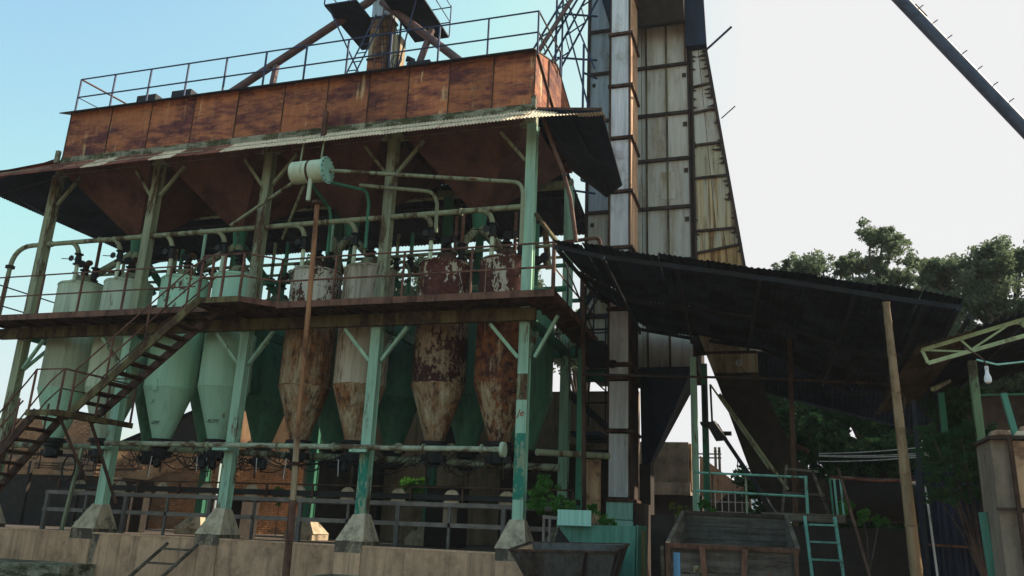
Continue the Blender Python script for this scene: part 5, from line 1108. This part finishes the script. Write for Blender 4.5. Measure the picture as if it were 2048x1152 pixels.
tree('broadleaf_tree', (7.0, 27, GZ), 12, crown(4.9, 9.4, 27, lambda x: 9.6 + .3 * math.sin(x * 3.1), 4.2, 22, (.4, .7)), 'dense broadleaf tree filling the right edge of the picture', size=.075, dens=.55)
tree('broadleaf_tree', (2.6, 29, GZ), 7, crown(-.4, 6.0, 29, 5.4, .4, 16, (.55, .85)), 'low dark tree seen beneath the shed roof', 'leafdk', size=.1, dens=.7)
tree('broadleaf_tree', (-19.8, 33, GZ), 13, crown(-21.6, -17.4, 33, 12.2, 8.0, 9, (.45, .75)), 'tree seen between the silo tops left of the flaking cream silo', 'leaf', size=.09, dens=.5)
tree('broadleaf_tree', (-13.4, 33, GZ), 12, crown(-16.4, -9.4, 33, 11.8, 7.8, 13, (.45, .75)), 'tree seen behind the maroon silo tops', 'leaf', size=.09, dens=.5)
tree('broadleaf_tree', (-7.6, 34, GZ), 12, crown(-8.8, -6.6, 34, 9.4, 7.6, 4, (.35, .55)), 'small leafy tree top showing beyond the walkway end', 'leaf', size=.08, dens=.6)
tree('broadleaf_tree', (-24.0, 36, GZ), 7, crown(-27.0, -21.5, 36, 6.2, 3.6, 6, (.5, .8)), 'leafy tree seen low between the mint silo cones', 'leafdk', size=.1, dens=.6)
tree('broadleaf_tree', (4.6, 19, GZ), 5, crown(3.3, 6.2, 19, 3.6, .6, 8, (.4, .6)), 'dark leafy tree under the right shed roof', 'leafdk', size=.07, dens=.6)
def bush(base, cl_, label, mat, size=.05, dens=.8, cat='bush', name='bush'):
    t = thing(name, base, label, cat, 'bushes and weeds'); fo = MB(); st_ = MB()
    for c in cl_:
        st_.tube([V(base), V(base).lerp(V(c[:3]), .5) + V((.03, 0, .1)), V(c[:3])], .014, 5, .006)
        for k in range(max(6, int(c[3] * 60))):
            u = V((random.gauss(0, 1), random.gauss(0, 1), random.gauss(0, 1))).normalized() * c[3] * random.uniform(.3, 1)
            leaves(fo, V(c[:3]) + u, c[3] * .35, int(42 * dens), size)
    st_.build('stem', 'trunk', t); fo.build('foliage', mat, t); return t
bush((-4.7, 18.0, 0), [(-4.95, 17.8, 1.25, .28), (-4.7, 17.8, 1.45, .26), (-4.45, 17.8, 1.1, .28), (-4.9, 17.8, .95, .25), (-4.25, 17.75, .95, .2)], 'bright green leafy bush beside the right column', 'leafbr', .045)
bush((-3.6, 18.0, 0), [(-3.75, 17.9, 1.0, .16), (-3.5, 17.9, .8, .2), (-3.3, 17.85, .7, .13)], 'smaller green bush between the mint board and the elevator leg', 'leafbr', .04)
bush((-10.2, 23.5, 0), [(-10.6, 23.5, 1.55, .35), (-10.0, 23.5, 1.65, .35), (-9.6, 23.5, 1.5, .25)], 'dark green bush behind the conveyor near the middle', 'leafbr', .06)
bush((-15.6, 24.5, 0), [(-15.6, 24.5, 1.3, .3)], 'small green bush at the foot of the orange gable', 'leafbr', .05)
bush((-2.1, 18.8, .8), [(-2.2, 18.9, 1.15, .12), (-1.95, 18.9, 1.12, .12), (-2.05, 18.85, .98, .1)], 'yellowing weeds growing on the black shaded wall', 'leafyl', .03, .5)
bush((-1.3, 17.5, .3), [(-1.35, 17.6, 1.15, .12), (-1.25, 17.6, 1.0, .12)], 'broad leaved weed behind the trailer headboard', 'leafbr', .06, .4)
bush((1.1, 14.2, -.9), [(.95, 14.0, -.2, .07), (1.15, 14.0, -.28, .1), (1.05, 14, -.05, .06)], 'yellow green weed at the foot of the turquoise steps', 'leafyl', .025, .5)
bush((1.6, 17.5, 0), [(1.3, 17.8, 1.15, .2), (1.6, 17.9, 1.05, .2), (1.9, 17.9, 1.0, .15)], 'sunlit green shrub right of the green steps', 'leafbr', .04, .7)
bush((1.6, 15.3, -1), [(1.45, 15.3, -.15, .14), (1.7, 15.3, -.2, .12)], 'low fern like plant beside the clay pot', 'leafbr', .05, .4)
mo_ = bush((2.9, 14.4, 0), [(2.35 + k % 5 * .2, 14.4 - .2 * (k % 2), 1.3 + k // 5 * .3, .2) for k in range(20)], 'mass of dark green creeper hanging over the corrugated fence', 'leafdk', .03, .9, 'creeper', 'creeper')


# ------------------------------------------------------------------ air
hz = MB().box(-1000, 1000, -1000, 1000, GZ - 1.3, 24).build('haze', 'dry', None, kind='stuff')
hm = bpy.data.materials.new('morning_haze'); hm.use_nodes = True; ht = hm.node_tree; ht.nodes.clear()
hv_ = ht.nodes.new('ShaderNodeVolumePrincipled'); hv_.inputs['Density'].default_value = .0004; hv_.inputs['Color'].default_value = (.80, .90, 1, 1); hv_.inputs['Anisotropy'].default_value = .2
ho = ht.nodes.new('ShaderNodeOutputMaterial'); ht.links.new(hv_.outputs[0], ho.inputs['Volume']); hz.data.materials[0] = hm
